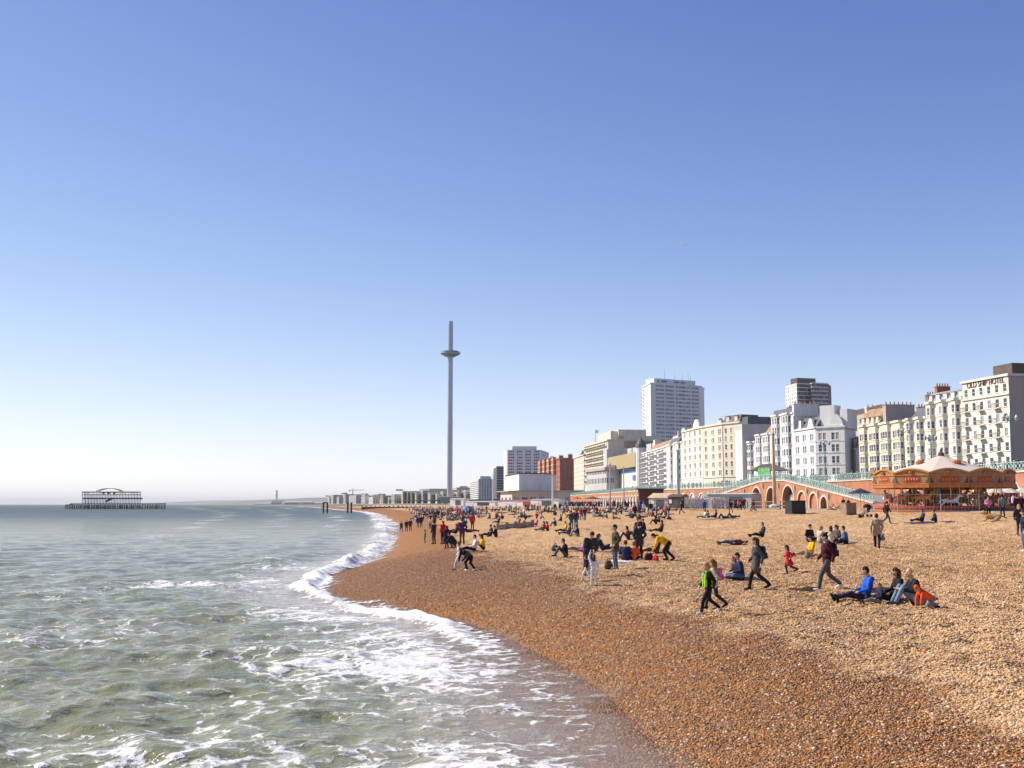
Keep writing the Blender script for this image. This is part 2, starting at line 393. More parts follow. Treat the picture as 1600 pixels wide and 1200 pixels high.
    nt.links.new(mathn(nt, 'MULTIPLY', smooth(nt, yv, 35, 420), .62), ms.inputs[0]); nt.links.new(b.outputs[0], ms.inputs[1]); nt.links.new(df.outputs[0], ms.inputs[2])
    # the thin sheet of swash lets the stones show through
    tr = N(nt, 'ShaderNodeBsdfTransparent'); mx = N(nt, 'ShaderNodeMixShader')
    ff = mathn(nt, 'MULTIPLY', film, mathn(nt, 'SUBTRACT', 1.0, fm))
    nt.links.new(ff, mx.inputs[0]); nt.links.new(ms.outputs[0], mx.inputs[1]); nt.links.new(tr.outputs[0], mx.inputs[2])
    out = [n for n in nt.nodes if n.type == 'OUTPUT_MATERIAL'][0]; nt.links.new(mx.outputs[0], out.inputs[0])
    return m
ys = list(np.linspace(-15, 7, 18)); y_ = 7.3
while y_ < 46000: ys.append(y_); y_ *= 1+.0052+.05*float(sstep((math.log(y_)-math.log(70))/(math.log(2500)-math.log(70))))
ys = np.array(ys)
us = np.linspace(0, 1, 540); us = 1-((1-us)*.5+.5*(1-us)**2.4)
def runup(y): return (.55+.45*fbm(y*0, y, 9, o=2)+.2*fbm(y*0, y, 3.1, o=5))*(1-.75*np.exp(-((y-35)/9)**2))
xr = x_water(ys)+3.2+ys*.004; xl = -1.25*np.abs(ys)-25
Y = np.repeat(ys[:, None], len(us), 1); X = xl[:, None]+(xr-xl)[:, None]*us[None]
dY = np.gradient(ys)[:, None]
S = (X-x_water(Y))                                       # negative out at sea
h = 0*X
wr = np.random.default_rng(11)
for i in range(46):
    wl = 6.5*(.075**(i/45.0)); a = .0085*wl**.55*wr.uniform(.6, 1.3); th = wr.normal(.6, .75)   # travelling towards the shore
    kx, ky = math.cos(th), -math.sin(th); q = 6.283/wl; ph = wr.uniform(0, 6.28)
    s_ = np.sin((kx*X+ky*Y)*q+ph+.7*np.sin((ky*X-kx*Y)*q*.23+ph*2))
    h = h+a*(2*((s_+1)/2)**1.6-.9)*np.clip(1.6-dY*3.2/wl, 0, 1)
deep = sstep(-S/9.0)
h = h*(.25+.75*deep)
# breaking wave close to the beach
ymod = np.clip(.75+.5*fbm(0*Y, Y, 23, o=3), 0, 1.2)*(1-.75*np.exp(-((Y-27)/8.5)**2))
br = 1.1+.5*fbm(0*Y, Y, 17, o=8)+np.clip(Y-60, 0, 200)*.012
wd = .55+np.clip(Y-40, 0, 300)*.006
crest = np.exp(-((S+br)/wd)**2)
h = h+.36*crest*(1+.35*fbm(X, Y, 1.7, o=13))*ymod*np.clip((Y-30)/14, 0, 1)*np.clip(900/np.maximum(Y, 1), 0, 1)
h = h+.30*np.exp(-((S+br+4.2+.02*Y)/(1.0+.01*Y))**2)*np.clip(.4+.8*fbm(0*Y, Y, 31, o=15), 0, 1)*np.clip((Y-25)/20, 0, 1)*np.clip(500/np.maximum(Y, 1), 0, 1)
zb = beach_z(X, Y, False)
ru = runup(Y)+1.4*np.clip((Y-40)/20, 0, 1)*np.clip(ymod-.7, 0, .6)
filmz = zb+.07*sstep((ru-S)/.5)-.25*sstep((S-ru)/.35)
Z = np.where(S > -6, np.maximum(h*np.clip(-S/1.5+.4, 0, 1)-.9*sstep((S-ru)/.4), filmz), h)
fw = 2.4+2.4*sstep((44-Y)/14); film = np.maximum(sstep((S+fw)/fw)*(.86-.22*sstep((40-Y)/10)), sstep((S-ru+.8+1.6*sstep((38-Y)/8))/(.8+1.6*sstep((38-Y)/8))))
shal = sstep((S+6.5)/6.5)
brk = crest*ymod*np.clip((Y-30)/14, 0, 1)
near = np.clip((110-Y)/50, 0, 1)
nb = np.clip((Y-23)/13, .06, 1)
foam = (.80-.14*sstep((Y-60)/30))*np.clip(brk*1.6, 0, 1)+.50*sstep((S+2.2)/1.6)*nb+.44*sstep((S+6)/3)*sstep((40-Y)/10)*sstep((Y-6)/10)
cen = 4.0+2.6*sstep((36-Y)/12)
foam = foam+near*(.46*np.exp(-((S+cen)/3.0)**2)*np.clip(.7+.6*fbm(X, Y, 11, o=20), 0, 1.2)+.34*sstep((S+26)/14)*sstep((-S-1)/3)*np.clip(.6+.8*fbm(X, Y, 14, o=25), 0, 1.3))
foam = foam*sstep((ru-S)/(.7+1.6*sstep((38-Y)/8)))
fz = np.clip((Y-75)/90, 0, 1)*np.clip(2200/np.maximum(Y, 1), 0, 1); sc = 1+Y*.006
bands = 0
for c_, w_, o_ in ((.6, 1.0, 3), (5.2, 1.1, 11), (10.5, 1.4, 17), (17, 1.6, 29)):
    bands = bands+np.exp(-((S/sc+c_+.9*fbm(0*Y, Y, 60, o=o_))/w_)**2)*np.clip(.55+.75*fbm(.2*X, Y, 45, o=o_+4), 0, 1.1)*(1 if c_ < 1 else .85)
foam = foam+fz*bands*.72
me = grid_mesh('sea', X, Y, Z, {'foam': np.clip(foam, 0, 1.3), 'film': film, 'shallow': shal})
me.materials.append(make_water())
structure(link('sea', me))

# ------------------------------------------------------------------ promenade, road, far coast
PAVE = mat('paving', (.30, .27, .23), .85, .2, .8)
TARM = mat('tarmac', (.075, .072, .07), .9, .2, .6)
yy = np.concatenate([np.linspace(-40, 900, 160), np.geomspace(915, 1500, 30)])
def strip(name, fa, fb, z, m, lip=None):
    mb = MB().mat(m)
    for a, b in zip(yy[:-1], yy[1:]):
        mb.quad((fa(a), a, z), (fb(a), a, z), (fb(b), b, z), (fa(b), b, z))
        if lip: mb.quad((fa(a), a, z), (fa(b), b, z), (fa(b), b, z-lip), (fa(a), a, z-lip))
    return structure(mb.build(name))
strip('lower_promenade', lambda y: float(x_prom(y)), lambda y: float(x_wall(y))+1, ZP+.06, PAVE, .5)
ZR = 8.4
strip('upper_pavement', lambda y: float(x_wall(y))+.25, lambda y: float(x_wall(y))+7, ZR+.12, PAVE, .12)
strip('road', lambda y: float(x_wall(y))+.25, lambda y: float(x_wall(y))+900, ZR, TARM)
# low far coast and the downs behind it
LAND = mat('far_land', (.16, .16, .11), .9, .35, .004)
ysf = np.geomspace(1300, 30000, 90); cols = np.linspace(0, 1, 50)
Yf = np.repeat(ysf[:, None], 50, 1); Xf = x_water(Yf)+cols[None]*(800+Yf*1.0)
Zf = np.where(cols[None] == 0, -1, 3.0)+0*Yf+np.clip((Xf-x_water(Yf)-300)/4000, 0, 1)*40*np.clip(1+.5*fbm(Xf, Yf, 3000), 0, 2)
me = grid_mesh('far_coast', Xf, Yf, Zf); me.materials.append(LAND); structure(link('far_coast', me))
def hill(name, p0, p1, d0, d1, prof, m):
    n = 60; X = np.zeros((9, n)); Y = np.zeros((9, n)); Z = np.zeros((9, n))
    for j in range(n):
        t = j/(n-1); px = p0+(p1-p0)*t; d = d0+(d1-d0)*t
        hp = np.interp(t, [q[0] for q in prof], [q[1] for q in prof])
        hgt = hp*d/FPX*(1+.02*math.sin(j*1.7)+.015*math.sin(j*.61))+CAMZ
        for i in range(9):
            s = i/8*2-1; X[i, j] = xat(px, d)+s*900*.2; Y[i, j] = d+s*1400; Z[i, j] = max(0, hgt*(1-abs(s)**1.8))-1
    me = grid_mesh(name, X, Y, Z); me.materials.append(m); structure(link(name, me))
hill('hills', 395, 640, 9000, 7800, [(0, 1), (.12, 6), (.3, 9), (.48, 11), (.6, 9.5), (1, 14)], LAND)
hill('far_hills', 150, 460, 15000, 13000, [(0, 0), (.3, 1.5), (.45, 4), (.6, 6), (.8, 6.5), (1, 9)], LAND)
# ------------------------------------------------------------------ buildings
def stucco(name, col, var=.09): return mat(name, col, .8, var, .35, streak=True, spec=.25)
CREAM = stucco('stucco_cream', (.68, .60, .46), .14); IVORY = stucco('stucco_ivory', (.70, .64, .53), .13); WHITE = stucco('stucco_white', (.70, .68, .64), .12)
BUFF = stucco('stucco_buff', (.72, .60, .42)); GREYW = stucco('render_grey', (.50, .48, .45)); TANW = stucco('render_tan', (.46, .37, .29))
REDB = mat('red_brick', (.38, .12, .07), .85, .25, .5, bump=.3); TERRA = mat('terracotta_brick', (.43, .175, .085), .85, .28, .45, bump=.3, bscale=8)
BROWN = mat('brown_panel', (.11, .075, .055), .7, .2, .4); SLATE = mat('slate', (.10, .10, .11), .7, .25, .8, bump=.3); TILE = mat('roof_tile', (.34, .20, .11), .8, .3, .7)
LEAD = mat('lead', (.22, .23, .25), .5, .2, 1); CONC = mat('concrete', (.50, .48, .45), .85, .15, .3, streak=True); POTS = mat('chimney_pot', (.42, .20, .11), .8, .2, 2)
FRAMEW = mat('window_paint', (.82, .82, .80), .5, .05); IRON = mat('black_iron', (.025, .025, .028), .5, .1); BLUE = mat('blue_panel', (.06, .17, .45), .5, .1); GOLD = mat('tan_fin', (.60, .47, .24), .6, .15)
def glass(name, c, r=.12):
    m, nt, b = new_mat(name); b.inputs['Base Color'].default_value = (*c, 1); b.inputs['Roughness'].default_value = r; b.inputs['IOR'].default_value = 1.5
    return m
GL = [glass('glass_dark', (.045, .05, .06)), glass('glass_mid', (.075, .085, .10)), glass('glass_curtain', (.30, .29, .27), .25)]

_wm = {}
def window_mesh(w, h, kind, g):
    key = (round(w, 2), round(h, 2), kind, g)
    if key in _wm: return _wm[key]
    mb = MB(); rev = .16; t = .07 if kind != 'plain' else .05
    mb.mat(GL[g]); mb.quad((0, rev-.03, 0), (w, rev-.03, 0), (w, rev-.03, h), (0, rev-.03, h))
    mb.mat(FRAMEW)
    for c, s in (((t/2, rev-.05, h/2), (t, .06, h)), ((w-t/2, rev-.05, h/2), (t, .06, h)), ((w/2, rev-.05, t/2), (w-2*t, .06, t)), ((w/2, rev-.05, h-t/2), (w-2*t, .06, t))): mb.box(c, s)
    if kind in ('sash', 'french'): mb.box((w/2, rev-.052, h*(.5 if kind == 'sash' else .72)), (w-2*t, .05, .06))
    if kind in ('french', 'pair'): mb.box((w/2, rev-.054, h/2), (.06, .05, h-2*t))
    if kind == 'sash': mb.box((w/2, -.05, -.05), (w+.24, .22, .09))
    me = mb.mesh('window'); _wm[key] = me; return me

def facade(mb, p0, p1, zb, zt, cols, rows, rev=.16):
    """wall panel p0->p1 with real openings; outward is to the right of travel. returns the openings"""
    p0, p1 = Vector((p0[0], p0[1])), Vector((p1[0], p1[1])); d = p1-p0; L = d.length; d = d/L; n = Vector((d.y, -d.x))
    P = lambda u, z, o=0: (p0.x+d.x*u-n.x*o, p0.y+d.y*u-n.y*o, z)
    if not cols or not rows:
        mb.quad(P(0, zb), P(L, zb), P(L, zt), P(0, zt)); return []
    us = sorted({0, L, *[a for a, b in cols], *[b for a, b in cols]}); zs = sorted({zb, zt, *[a for a, b in rows], *[b for a, b in rows]})
    cs = {a for a, b in cols}; rs = {a for a, b in rows}; ops = []
    for j in range(len(zs)-1):
        run = None
        for i in range(len(us)-1):
            hole = us[i] in cs and zs[j] in rs
            if hole:
                if run is not None: mb.quad(P(run, zs[j]), P(us[i], zs[j]), P(us[i], zs[j+1]), P(run, zs[j+1])); run = None
                a, b, c, e = us[i], us[i+1], zs[j], zs[j+1]
                mb.quad(P(a, c), P(a, c, rev), P(a, e, rev), P(a, e)); mb.quad(P(b, c, rev), P(b, c), P(b, e), P(b, e, rev))
                mb.quad(P(a, e, rev), P(b, e, rev), P(b, e), P(a, e)); mb.quad(P(a, c), P(b, c), P(b, c, rev), P(a, c, rev))
                ops.append((P(a, c), math.atan2(d.y, d.x), b-a, e-c))
            elif run is None: run = us[i]
        if run is not None: mb.quad(P(run, zs[j]), P(L, zs[j]), P(L, zs[j+1]), P(run, zs[j+1]))
    return ops
def spread(L, n, w, m=.0):
    if n < 1: return []
    s = (L-2*m)/n; w = min(w, s*.8); return [(m+s*(i+.5)-w/2, m+s*(i+.5)+w/2) for i in range(n)]
def pairs(L, n, w, gap=.35):
    out = []; s = L/n
    for i in range(n):
        c = s*(i+.5); out += [(c-gap/2-w, c-gap/2), (c+gap/2, c+gap/2+w)]
    return out

class Bld:
    """plan: visible faces left to right as world xy; closed with a back offset"""
    def __init__(s, name, label, cat, plan, zt, wall, zg=ZR, back=None, depth=14, group=None):
        s.plan = [Vector((p[0], p[1])) for p in plan]; f, n = s.plan[0], s.plan[-1]
        d = (s.plan[1]-s.plan[0]).normalized()
        off = Vector(back) if back else Vector((-d.y, d.x))*depth
        s.off = off; s.zg, s.zt, s.wall = zg, zt, wall; s.poly = s.plan+[n+off, f+off]
        s.o = Vector((f.x, f.y, zg)); s.root = thing(name, label, cat, s.o, group=group); s.mb = MB().mat(wall); s.ops = []
        s.rel = [p-f for p in s.poly]
    def face(s, i, cols=None, rows=None, zt=None, kind='sash', m=None):
        a, b = s.rel[i], s.rel[(i+1) % len(s.rel)]
        s.mb.mat(m or s.wall)
        L = (b-a).length
        if callable(cols): cols = cols(L)
        ops = facade(s.mb, a, b, 0, (zt or s.zt)-s.zg, cols, [(r0-s.zg, r1-s.zg) for r0, r1 in rows] if rows else None)
        s.ops += [(o, kind) for o in ops]; return ops
    def blank_rest(s, done):
        for i in range(len(s.rel)):
            if i not in done: s.face(i)
    def finish(s, roof=None, flat=True, zt=None):
        if flat:
            s.mb.mat(roof or LEAD); z = (zt or s.zt)-s.zg-.05; s.mb.add([(p.x, p.y, z) for p in s.rel], (tuple(range(len(s.rel))),))
        s.mb.build('wall', s.root)
        for (p, a, w, h), kind in s.ops:
            g = random.choices((0, 1, 2), (4, 3, 3))[0]
            link('window', window_mesh(w, h, kind, g), s.root, p, a)
        return s
    def band(s, z, h, out, i0=0, i1=None, m=None, name='cornice', ext=True):
        mb = MB().mat(m or s.wall); i1 = len(s.plan) if i1 is None else i1
        for i in range(i0, i1):
            a, b = s.rel[i], s.rel[(i+1) % len(s.rel)]; d = (b-a).normalized(); n = Vector((d.y, -d.x))
            e = out if ext else 0
            a2, b2 = a-d*e*.98, b+d*e*.98
            c = (a2+b2)/2+n*(out/2-.1); mb.box((c.x, c.y, z-s.zg), ((b2-a2).length, out+.2, h), math.atan2(d.y, d.x))
        return mb.build(name, s.root)
    def frame(s, i):
        a, b = s.rel[i], s.rel[(i+1) % len(s.rel)]; d = (b-a).normalized(); n = Vector((d.y, -d.x)); L = (b-a).length
        return (lambda u, o, z: Vector((a.x+d.x*u+n.x*o, a.y+d.y*u+n.y*o, z-s.zg))), L, math.atan2(d.y, d.x)
    def boxon(s, name, i, u, o, z, size, m, parent=None):
        P, L, an = s.frame(i); return MB().mat(m).box(P(u, o, z), size, an).build(name, parent or s.root)
    def chimney(s, i, u, o, z, w=2.2, dp=.9, h=2.2, m=None, pots=4):
        P, L, an = s.frame(i); mb = MB().mat(m or s.wall); c = P(u, o, z+h/2); mb.box(c, (w, dp, h), an); mb.box(c+Vector((0, 0, h/2)), (w+.2, dp+.2, .2), an)
        ch = mb.build('chimney', s.root); pm = MB().mat(POTS); ca, sa = math.cos(an), math.sin(an)
        for k in range(pots):
            q = (k+.5)/pots*w-w/2; pm.tube(c+Vector((ca*q, sa*q, h/2+.1)), c+Vector((ca*q, sa*q, h/2+.75)), .17, .13, 7)
        structure(pm.build('chimney_pots', ch), 'stuff')
    def mansard(s, z0, h, inset, m, i=0, u0=0, u1=None, dep=9, dormers=0, dw=1.2):
        P, L, an = s.frame(i); u1 = L if u1 is None else u1
        mb = MB().mat(m); o0, o1 = -.25, -.25-inset
        A = [P(u0, o0, z0), P(u1, o0, z0), P(u1, -dep, z0), P(u0, -dep, z0)]; B = [P(u0+.15, o1, z0+h), P(u1-.15, o1, z0+h), P(u1-.15, -dep+inset, z0+h), P(u0+.15, -dep+inset, z0+h)]
        mb.add(A+B, ((0, 1, 5, 4), (1, 2, 6, 5), (2, 3, 7, 6), (3, 0, 4, 7), (4, 5, 6, 7))); rf = mb.build('roof', s.root)
        for k in range(dormers):
            u = u0+(k+.5)*(u1-u0)/dormers; dm = MB().mat(s.wall); dm.box(P(u, o0-.55, z0+h*.45), (dw+.3, .9, h*.75), an); dm.mat(m); dm.box(P(u, o0-.5, z0+h*.86), (dw+.5, 1.15, .12), an)
            dq = dm.build('dormer', rf); link('window', window_mesh(dw, h*.55, 'sash', random.choice((0, 1))), rf, P(u-dw/2, o0-.03, z0+h*.17), an)
    def balcony(s, i, u, z, w, dp=.9, m=IRON, slab=None):
        P, L, an = s.frame(i); b = MB().mat(slab or s.wall).box(P(u, dp/2-.05, z-.08), (w, dp+.1, .16), an).build('balcony', s.root)
        r = MB().mat(m)
        for zz in (z+.08, z+1.0): r.box(P(u, dp-.06, zz), (w, .05, .06), an)
        for q in (-1, 1): r.box(P(u+q*(w/2-.03), dp/2, z+1.0), (.05, dp, .06), an)
        n = max(3, int(w/.22))
        for k in range(n+1): r.box(P(u-w/2+.03+(w-.06)*k/n, dp-.06, z+.54), (.03, .03, .9), an)
        r.build('railing', b)
def PX(px, d): return (xat(px, d), d)
def rws(centres, d, h, px=1300):   # window rows from the photograph's row heights
    return [(zat(c, d, px)-h/2, zat(c, d, px)+h/2) for c in centres]
def even(z0, z1, n, h, top=.55): s_ = (z1-z0)/n; return [(z0+s_*(i+top)-h/2, z0+s_*(i+top)+h/2) for i in range(n)]

# --- the big cream hotel at the right edge, with its name on the parapet
zt = zat(586, 235, 1584)
B = Bld('seafront_hotel', 'tall cream hotel with name lettering along its parapet at right edge', 'hotel', [PX(1511, 251.3), PX(1584.5, 235)], zt, IVORY, depth=26)
L = (B.rel[1]-B.rel[0]).length; rr = rws((633, 656, 678, 700, 722), 243, 1.75, 1550)
big = spread(L, 6, 1.15)
B.face(0, big, rr+rws((610.5,), 243, 1.6, 1550)); B.face(1, None, None, m=TANW); B.blank_rest((0, 1)); B.finish()  # end wall in tan: shade on the cream put into its colour
B.band(zt+.1, .5, .35); zs = rws((620,), 243, .1, 1550)[0][0]; B.band(zs, .35, .3, 0, 1, name='string_course')
for r0, r1 in rr:
    for k in (0, 2, 4): B.balcony(0, sum(big[k])/2, r0-.15, 2.1, 1.0)
P, Lq, an = B.frame(1); MB().mat(BROWN).box(P(9, -4, zt+1.35), (15, 6.5, 2.7), an).build('rooftop_plant_room', B.root)
tc = bpy.data.curves.new('lettering', 'FONT'); tc.body = 'OLD SHIP HOTEL'; tc.size = 1.75; tc.extrude = .06; tc.align_x = 'CENTER'
to = bpy.data.objects.new('tmp', tc); C.objects.link(to); dg = bpy.context.evaluated_depsgraph_get(); tm = bpy.data.meshes.new_from_object(to.evaluated_get(dg)); bpy.data.objects.remove(to)
tm.materials.clear(); tm.materials.append(mat('letter_brown', (.10, .06, .04), .5)); P, Lq, an = B.frame(0)
tw = max(v.co.x for v in tm.vertices)-min(v.co.x for v in tm.vertices)
lo = link('lettering', tm, B.root, P(L*.52, .08, zat(601, 243, 1550)-.2)); lo.rotation_euler = (math.pi/2, 0, an); lo.scale = (L*.80/tw, 1, 1); lo['label'] = 'dark capital letters spelling the hotel name'

# --- hotels with bays along the front
def bay_hotel(name, label, pxf, df, pxn, dn, top, wall, nb, rows, depth=16, rh=1.7, bay=.9, zt=None, cat='hotel', wide=1.0):
    f, n = Vector(PX(pxf, df)), Vector(PX(pxn, dn)); d = (n-f).normalized(); nn = Vector((d.y, -d.x)); L = (n-f).length; s = L/nb
    plan = [f]; kinds = []
    for k in range(nb):
        c = (k+.5)*s; bw = s*.58
        for u, o in ((c-bw/2, 0), (c-bw/2+bay*.7, bay), (c+bw/2-bay*.7, bay), (c+bw/2, 0)): plan.append(f+d*u+nn*o)
        kinds += ['flat', 'cant', 'bay', 'cant']
    plan.append(n); kinds.append('flat')
    zt = zat(top, dn, pxn) if zt is None else zt
    B = Bld(name, label, cat, plan, zt, wall, back=(-d.y*depth, d.x*depth))
    dm = (df+dn)/2; rr = rws(rows, dm, rh, (pxf+pxn)/2)
    rr = [r for r in rr if r[1] < zt-.4]
    for i, k in enumerate(kinds):
        Lx = (B.rel[i+1]-B.rel[i]).length
        if k == 'bay': B.face(i, spread(Lx, 2 if Lx > 2.4 else 1, 1.05*wide), rr)
        elif k == 'cant': B.face(i, spread(Lx, 1, .7), rr)
        elif Lx > 2.2: B.face(i, spread(Lx, 1, .9), rr)
        else: B.face(i)
    B.blank_rest(range(len(kinds))); B.finish(); np_ = len(kinds)
    B.band(zt, .55, .30, 0, np_, ext=False)
    for k, (r0, r1) in enumerate(rr):
        B.band(r0-.45, .18, .12, 0, np_, name='string_course', ext=False)
    B.np = np_; B.kinds = kinds; return B
B2 = bay_hotel('bay_fronted_hotel', 'cream bay windowed hotel adjoining the lettered hotel, with attic dormers', 1452, 266.3, 1511, 251.4, 622, IVORY, 3, (641, 662, 683, 705, 727))
B2.mansard(B2.zt+.25, 2.2, .8, LEAD, 2*0, dep=10) if False else None
def roofbox(B, a, b, z0, h, inset, m, dorm=0, depth=10):
    """mansard over the stretch a..b of the whole front"""
    f, n = B.plan[0], B.plan[-1]; d = (n-f).normalized(); L = (n-f).length; nn = Vector((d.y, -d.x)); an = math.atan2(d.y, d.x)
    P = lambda u, o, z: Vector((d.x*u+nn.x*o, d.y*u+nn.y*o, z-B.zg))
    mb = MB().mat(m); u0, u1 = a*L, b*L
    A = [P(u0, -.5, z0), P(u1, -.5, z0), P(u1, -depth, z0), P(u0, -depth, z0)]; T = [P(u0+.1, -.5-inset, z0+h), P(u1-.1, -.5-inset, z0+h), P(u1-.1, -depth+inset, z0+h), P(u0+.1, -depth+inset, z0+h)]
    mb.add(A+T, ((0, 1, 5, 4), (1, 2, 6, 5), (2, 3, 7, 6), (3, 0, 4, 7), (4, 5, 6, 7))); rf = mb.build('roof', B.root)
    for k in range(dorm):
        u = u0+(k+.5)*(u1-u0)/dorm; dm = MB().mat(B.wall); hd = min(h*.62, 1.7); dm.box(P(u, -.75-inset*.25, z0+.2+hd/2), (1.25, 1.0, hd), an); dm.mat(m); dm.box(P(u, -.75-inset*.25, z0+.27+hd), (1.5, 1.25, .14), an)
        dm.build('dormer', rf); link('window', window_mesh(.85, hd*.75, 'sash', 0), rf, P(u-.425, -.75-inset*.25+.62, z0+.2+hd*.12), an)
    return P, an
def stack(B, u, o, z, w, dp, h, m=None, pots=4, rot=0):
    f, n = B.plan[0], B.plan[-1]; d = (n-f).normalized(); L = (n-f).length; nn = Vector((d.y, -d.x)); an = math.atan2(d.y, d.x)+rot
    c = Vector((d.x*u*L+nn.x*o, d.y*u*L+nn.y*o, z-B.zg+h/2)); mb = MB().mat(m or B.wall); mb.box(c, (w, dp, h), an); mb.box(c+Vector((0, 0, h/2)), (w+.25, dp+.25, .22), an)
    ch = mb.build('chimney', B.root); pm = MB().mat(POTS); ca, sa = math.cos(an), math.sin(an); lng = w if w > dp else dp
    if dp > w: ca, sa = -sa, ca
    for k in range(pots):
        q = (k+.5)/pots*lng-lng/2; pm.tube(c+Vector((ca*q, sa*q, h/2+.1)), c+Vector((ca*q, sa*q, h/2+.85)), .2, .15, 7)
    if pots: structure(pm.build('chimney_pots', ch), 'stuff')
roofbox(B2, 0, 1, B2.zt+.2, 2.2, .9, LEAD, 5); stack(B2, .06, -4, B2.zt, 1.0, 3.4, 4.0, REDB, 5)
B3 = bay_hotel('low_bay_hotel', 'lower cream hotel with two bays between taller cream hotels', 1420, 275, 1452, 266.4, 652, IVORY, 2, (666, 684, 703, 724))
roofbox(B3, .15, 1, B3.zt+.2, 2.6, 2.2, SLATE); stack(B3, .45, -5, B3.zt+.5, 1.2, 3.2, 5.2, REDB, 5)
B4 = bay_hotel('cream_terrace_hotel', 'long cream hotel terrace with slate mansard and big chimney wall', 1345, 298.5, 1420, 275.2, 657, CREAM, 4, (681, 699, 717, 735), bay=.7)
roofbox(B4, .0, .42, B4.zt+.2, 4.2, 1.8, TILE, 4); stack(B4, .46, -5.5, B4.zt-.5, 1.6, 8, 5.4, stucco('render_brown', (.40, .35, .30)), 7); stack(B4, .02, -4, B4.zt, 1.0, 4, 5, IVORY, 3); stack(B4, .84, -7, B4.zt, 1.1, 3, 3.6, REDB, 4)

# block and low house in the gap
B = Bld('brown_office_block', 'brown flat roofed block rising behind the cream terrace hotel', 'building', [PX(1313, 400), PX(1372, 366)], zat(643, 366, 1372), TANW, depth=20)
B.face(0, spread((B.rel[1]-B.rel[0]).length, 7, 2.6), even(B.zg, B.zt-1, 9, 1.5), kind='pair'); B.blank_rest((0,)); B.finish(); B.boxon('rooftop_plant_room', 0, 22, -6, B.zt+1.2, (26, 8, 2.2), BROWN)
B = Bld('side_street_house', 'narrow white house with dark roof in the gap between hotels', 'house', [PX(1322, 338), PX(1340, 322), PX(1352, 320)], zat(703, 330, 1330), WHITE, back=(6, 10))
B.face(0, spread((B.rel[1]-B.rel[0]).length, 3, 1.2), even(B.zg+.5, B.zt-.3, 4, 1.6)); B.face(1, spread((B.rel[2]-B.rel[1]).length, 1, 1.2), even(B.zg+.5, B.zt-.3, 4, 1.6)); B.blank_rest((0, 1)); B.finish(); B.mansard(B.zt, 3.6, 1.3, TILE, 0, dep=8, dormers=2); B.band(B.zt, .4, .25)

# --- white hotel with a gabled end facing the camera
B = Bld('gabled_white_hotel', 'white corner hotel with curved gables, its end wall facing the beach', 'hotel', [PX(1243, 337.6), PX(1277, 323), PX(1323, 317)], zat(668, 323, 1277), WHITE, back=(8, 16))
rr = rws((684, 702, 720, 738), 328, 2.0, 1275); B.face(0, pairs((B.rel[1]-B.rel[0]).length, 3, 1.0), rr); L1 = (B.rel[2]-B.rel[1]).length
B.face(1, [(.9, 2.0), (2.3, 3.3)]+[(L1*.55, L1*.55+1.0), (L1*.55+1.3, L1*.55+2.3)], rr); B.blank_rest((0, 1)); B.finish(); B.band(B.zt, .5, .35)
for r0, r1 in rr: B.band(r0-.4, .16, .1, 0, 2, name='string_course')
def gable(B, i, u, w, z, h, curved=True):
    P, L, an = B.frame(i); mb = MB().mat(B.wall); pts = []
    n = 12
    for k in range(n+1):
        t = k/n; uu = u-w/2+w*t
        pts.append((uu, h*(math.sin(math.pi*t)**.8 if curved else 1-abs(2*t-1))))
    f0 = [P(a, -.05, z) for a, b in pts]; f1 = [P(a, -.05, z+b) for a, b in pts]; g0 = [P(a, -.7, z) for a, b in pts]; g1 = [P(a, -.7, z+b) for a, b in pts]
    for k in range(n):
        mb.quad(f0[k], f0[k+1], f1[k+1], f1[k]); mb.quad(g0[k+1], g0[k], g1[k], g1[k+1]); mb.quad(f1[k], f1[k+1], g1[k+1], g1[k])
    g = mb.build('gable', B.root); link('window', window_mesh(min(1.1, w*.3), min(h*.5, 1.5), 'sash', 0), g, P(u-min(1.1, w*.3)/2, .06, z+.25), an)
gable(B, 1, L1*.72, 4.4, B.zt+.25, 3.2); gable(B, 0, 11.5, 4, B.zt+.25, 2.6)
B.mansard(B.zt, 3.4, 2.2, SLATE, 0, 0, None, 9, 2); B.boxon('stair_tower', 1, 3.0, -3.5, B.zt+3, (4.5, 4, 6.5), WHITE); B.boxon('stair_tower', 1, L1*.93, -4, B.zt+2.2, (2.2, 6, 5.5), WHITE); B.boxon('glazed_attic', 1, 5.6, -5.5, B.zt+2.8, (5.5, 4, 4.6), GREYW)
B7 = bay_hotel('tall_white_terrace', 'tall white five storey terrace house left of the gabled hotel', 1208, 353, 1243, 338, 645, WHITE, 2, (657, 672, 689, 708, 727, 742), rh=2.0, bay=.8)
roofbox(B7, 0, 1, B7.zt+.2, 1.6, .6, SLATE); stack(B7, 1.0, -4, B7.zt-1, 1.0, 8, 3.6, WHITE, 5); stack(B7, .3, -5, B7.zt, 5, 1.2, 2.6, BROWN, 5)
B8 = bay_hotel('low_white_terrace', 'lower white terrace with tiled roof right of the tall mast', 1182, 366, 1208, 353.2, 677, WHITE, 2, (688, 702, 718, 733), rh=1.9, bay=.5)
roofbox(B8, .5, 1, B8.zt+.2, 2.6, 2.0, TILE); stack(B8, .35, -4, B8.zt, 3.4, 1.0, 2.2, REDB, 6)
B9 = bay_hotel('grey_gabled_terrace', 'white bay fronted terrace with tall blank grey gable wall', 1157, 379, 1182, 366.2, 690, WHITE, 2, (700, 712, 725, 738), rh=1.7, bay=.9)
z9 = zat(664, 378, 1157); f9, n9 = B9.plan[0], B9.plan[-1]; d9 = (n9-f9).normalized()
mb = MB().mat(GREYW); an9 = math.atan2(d9.y, d9.x); hh = z9-ZR
mb.box((d9.x*3+5.5, d9.y*3+1, hh/2), (5.8, 14, hh), an9); bl = mb.build('rear_block', B9.root)
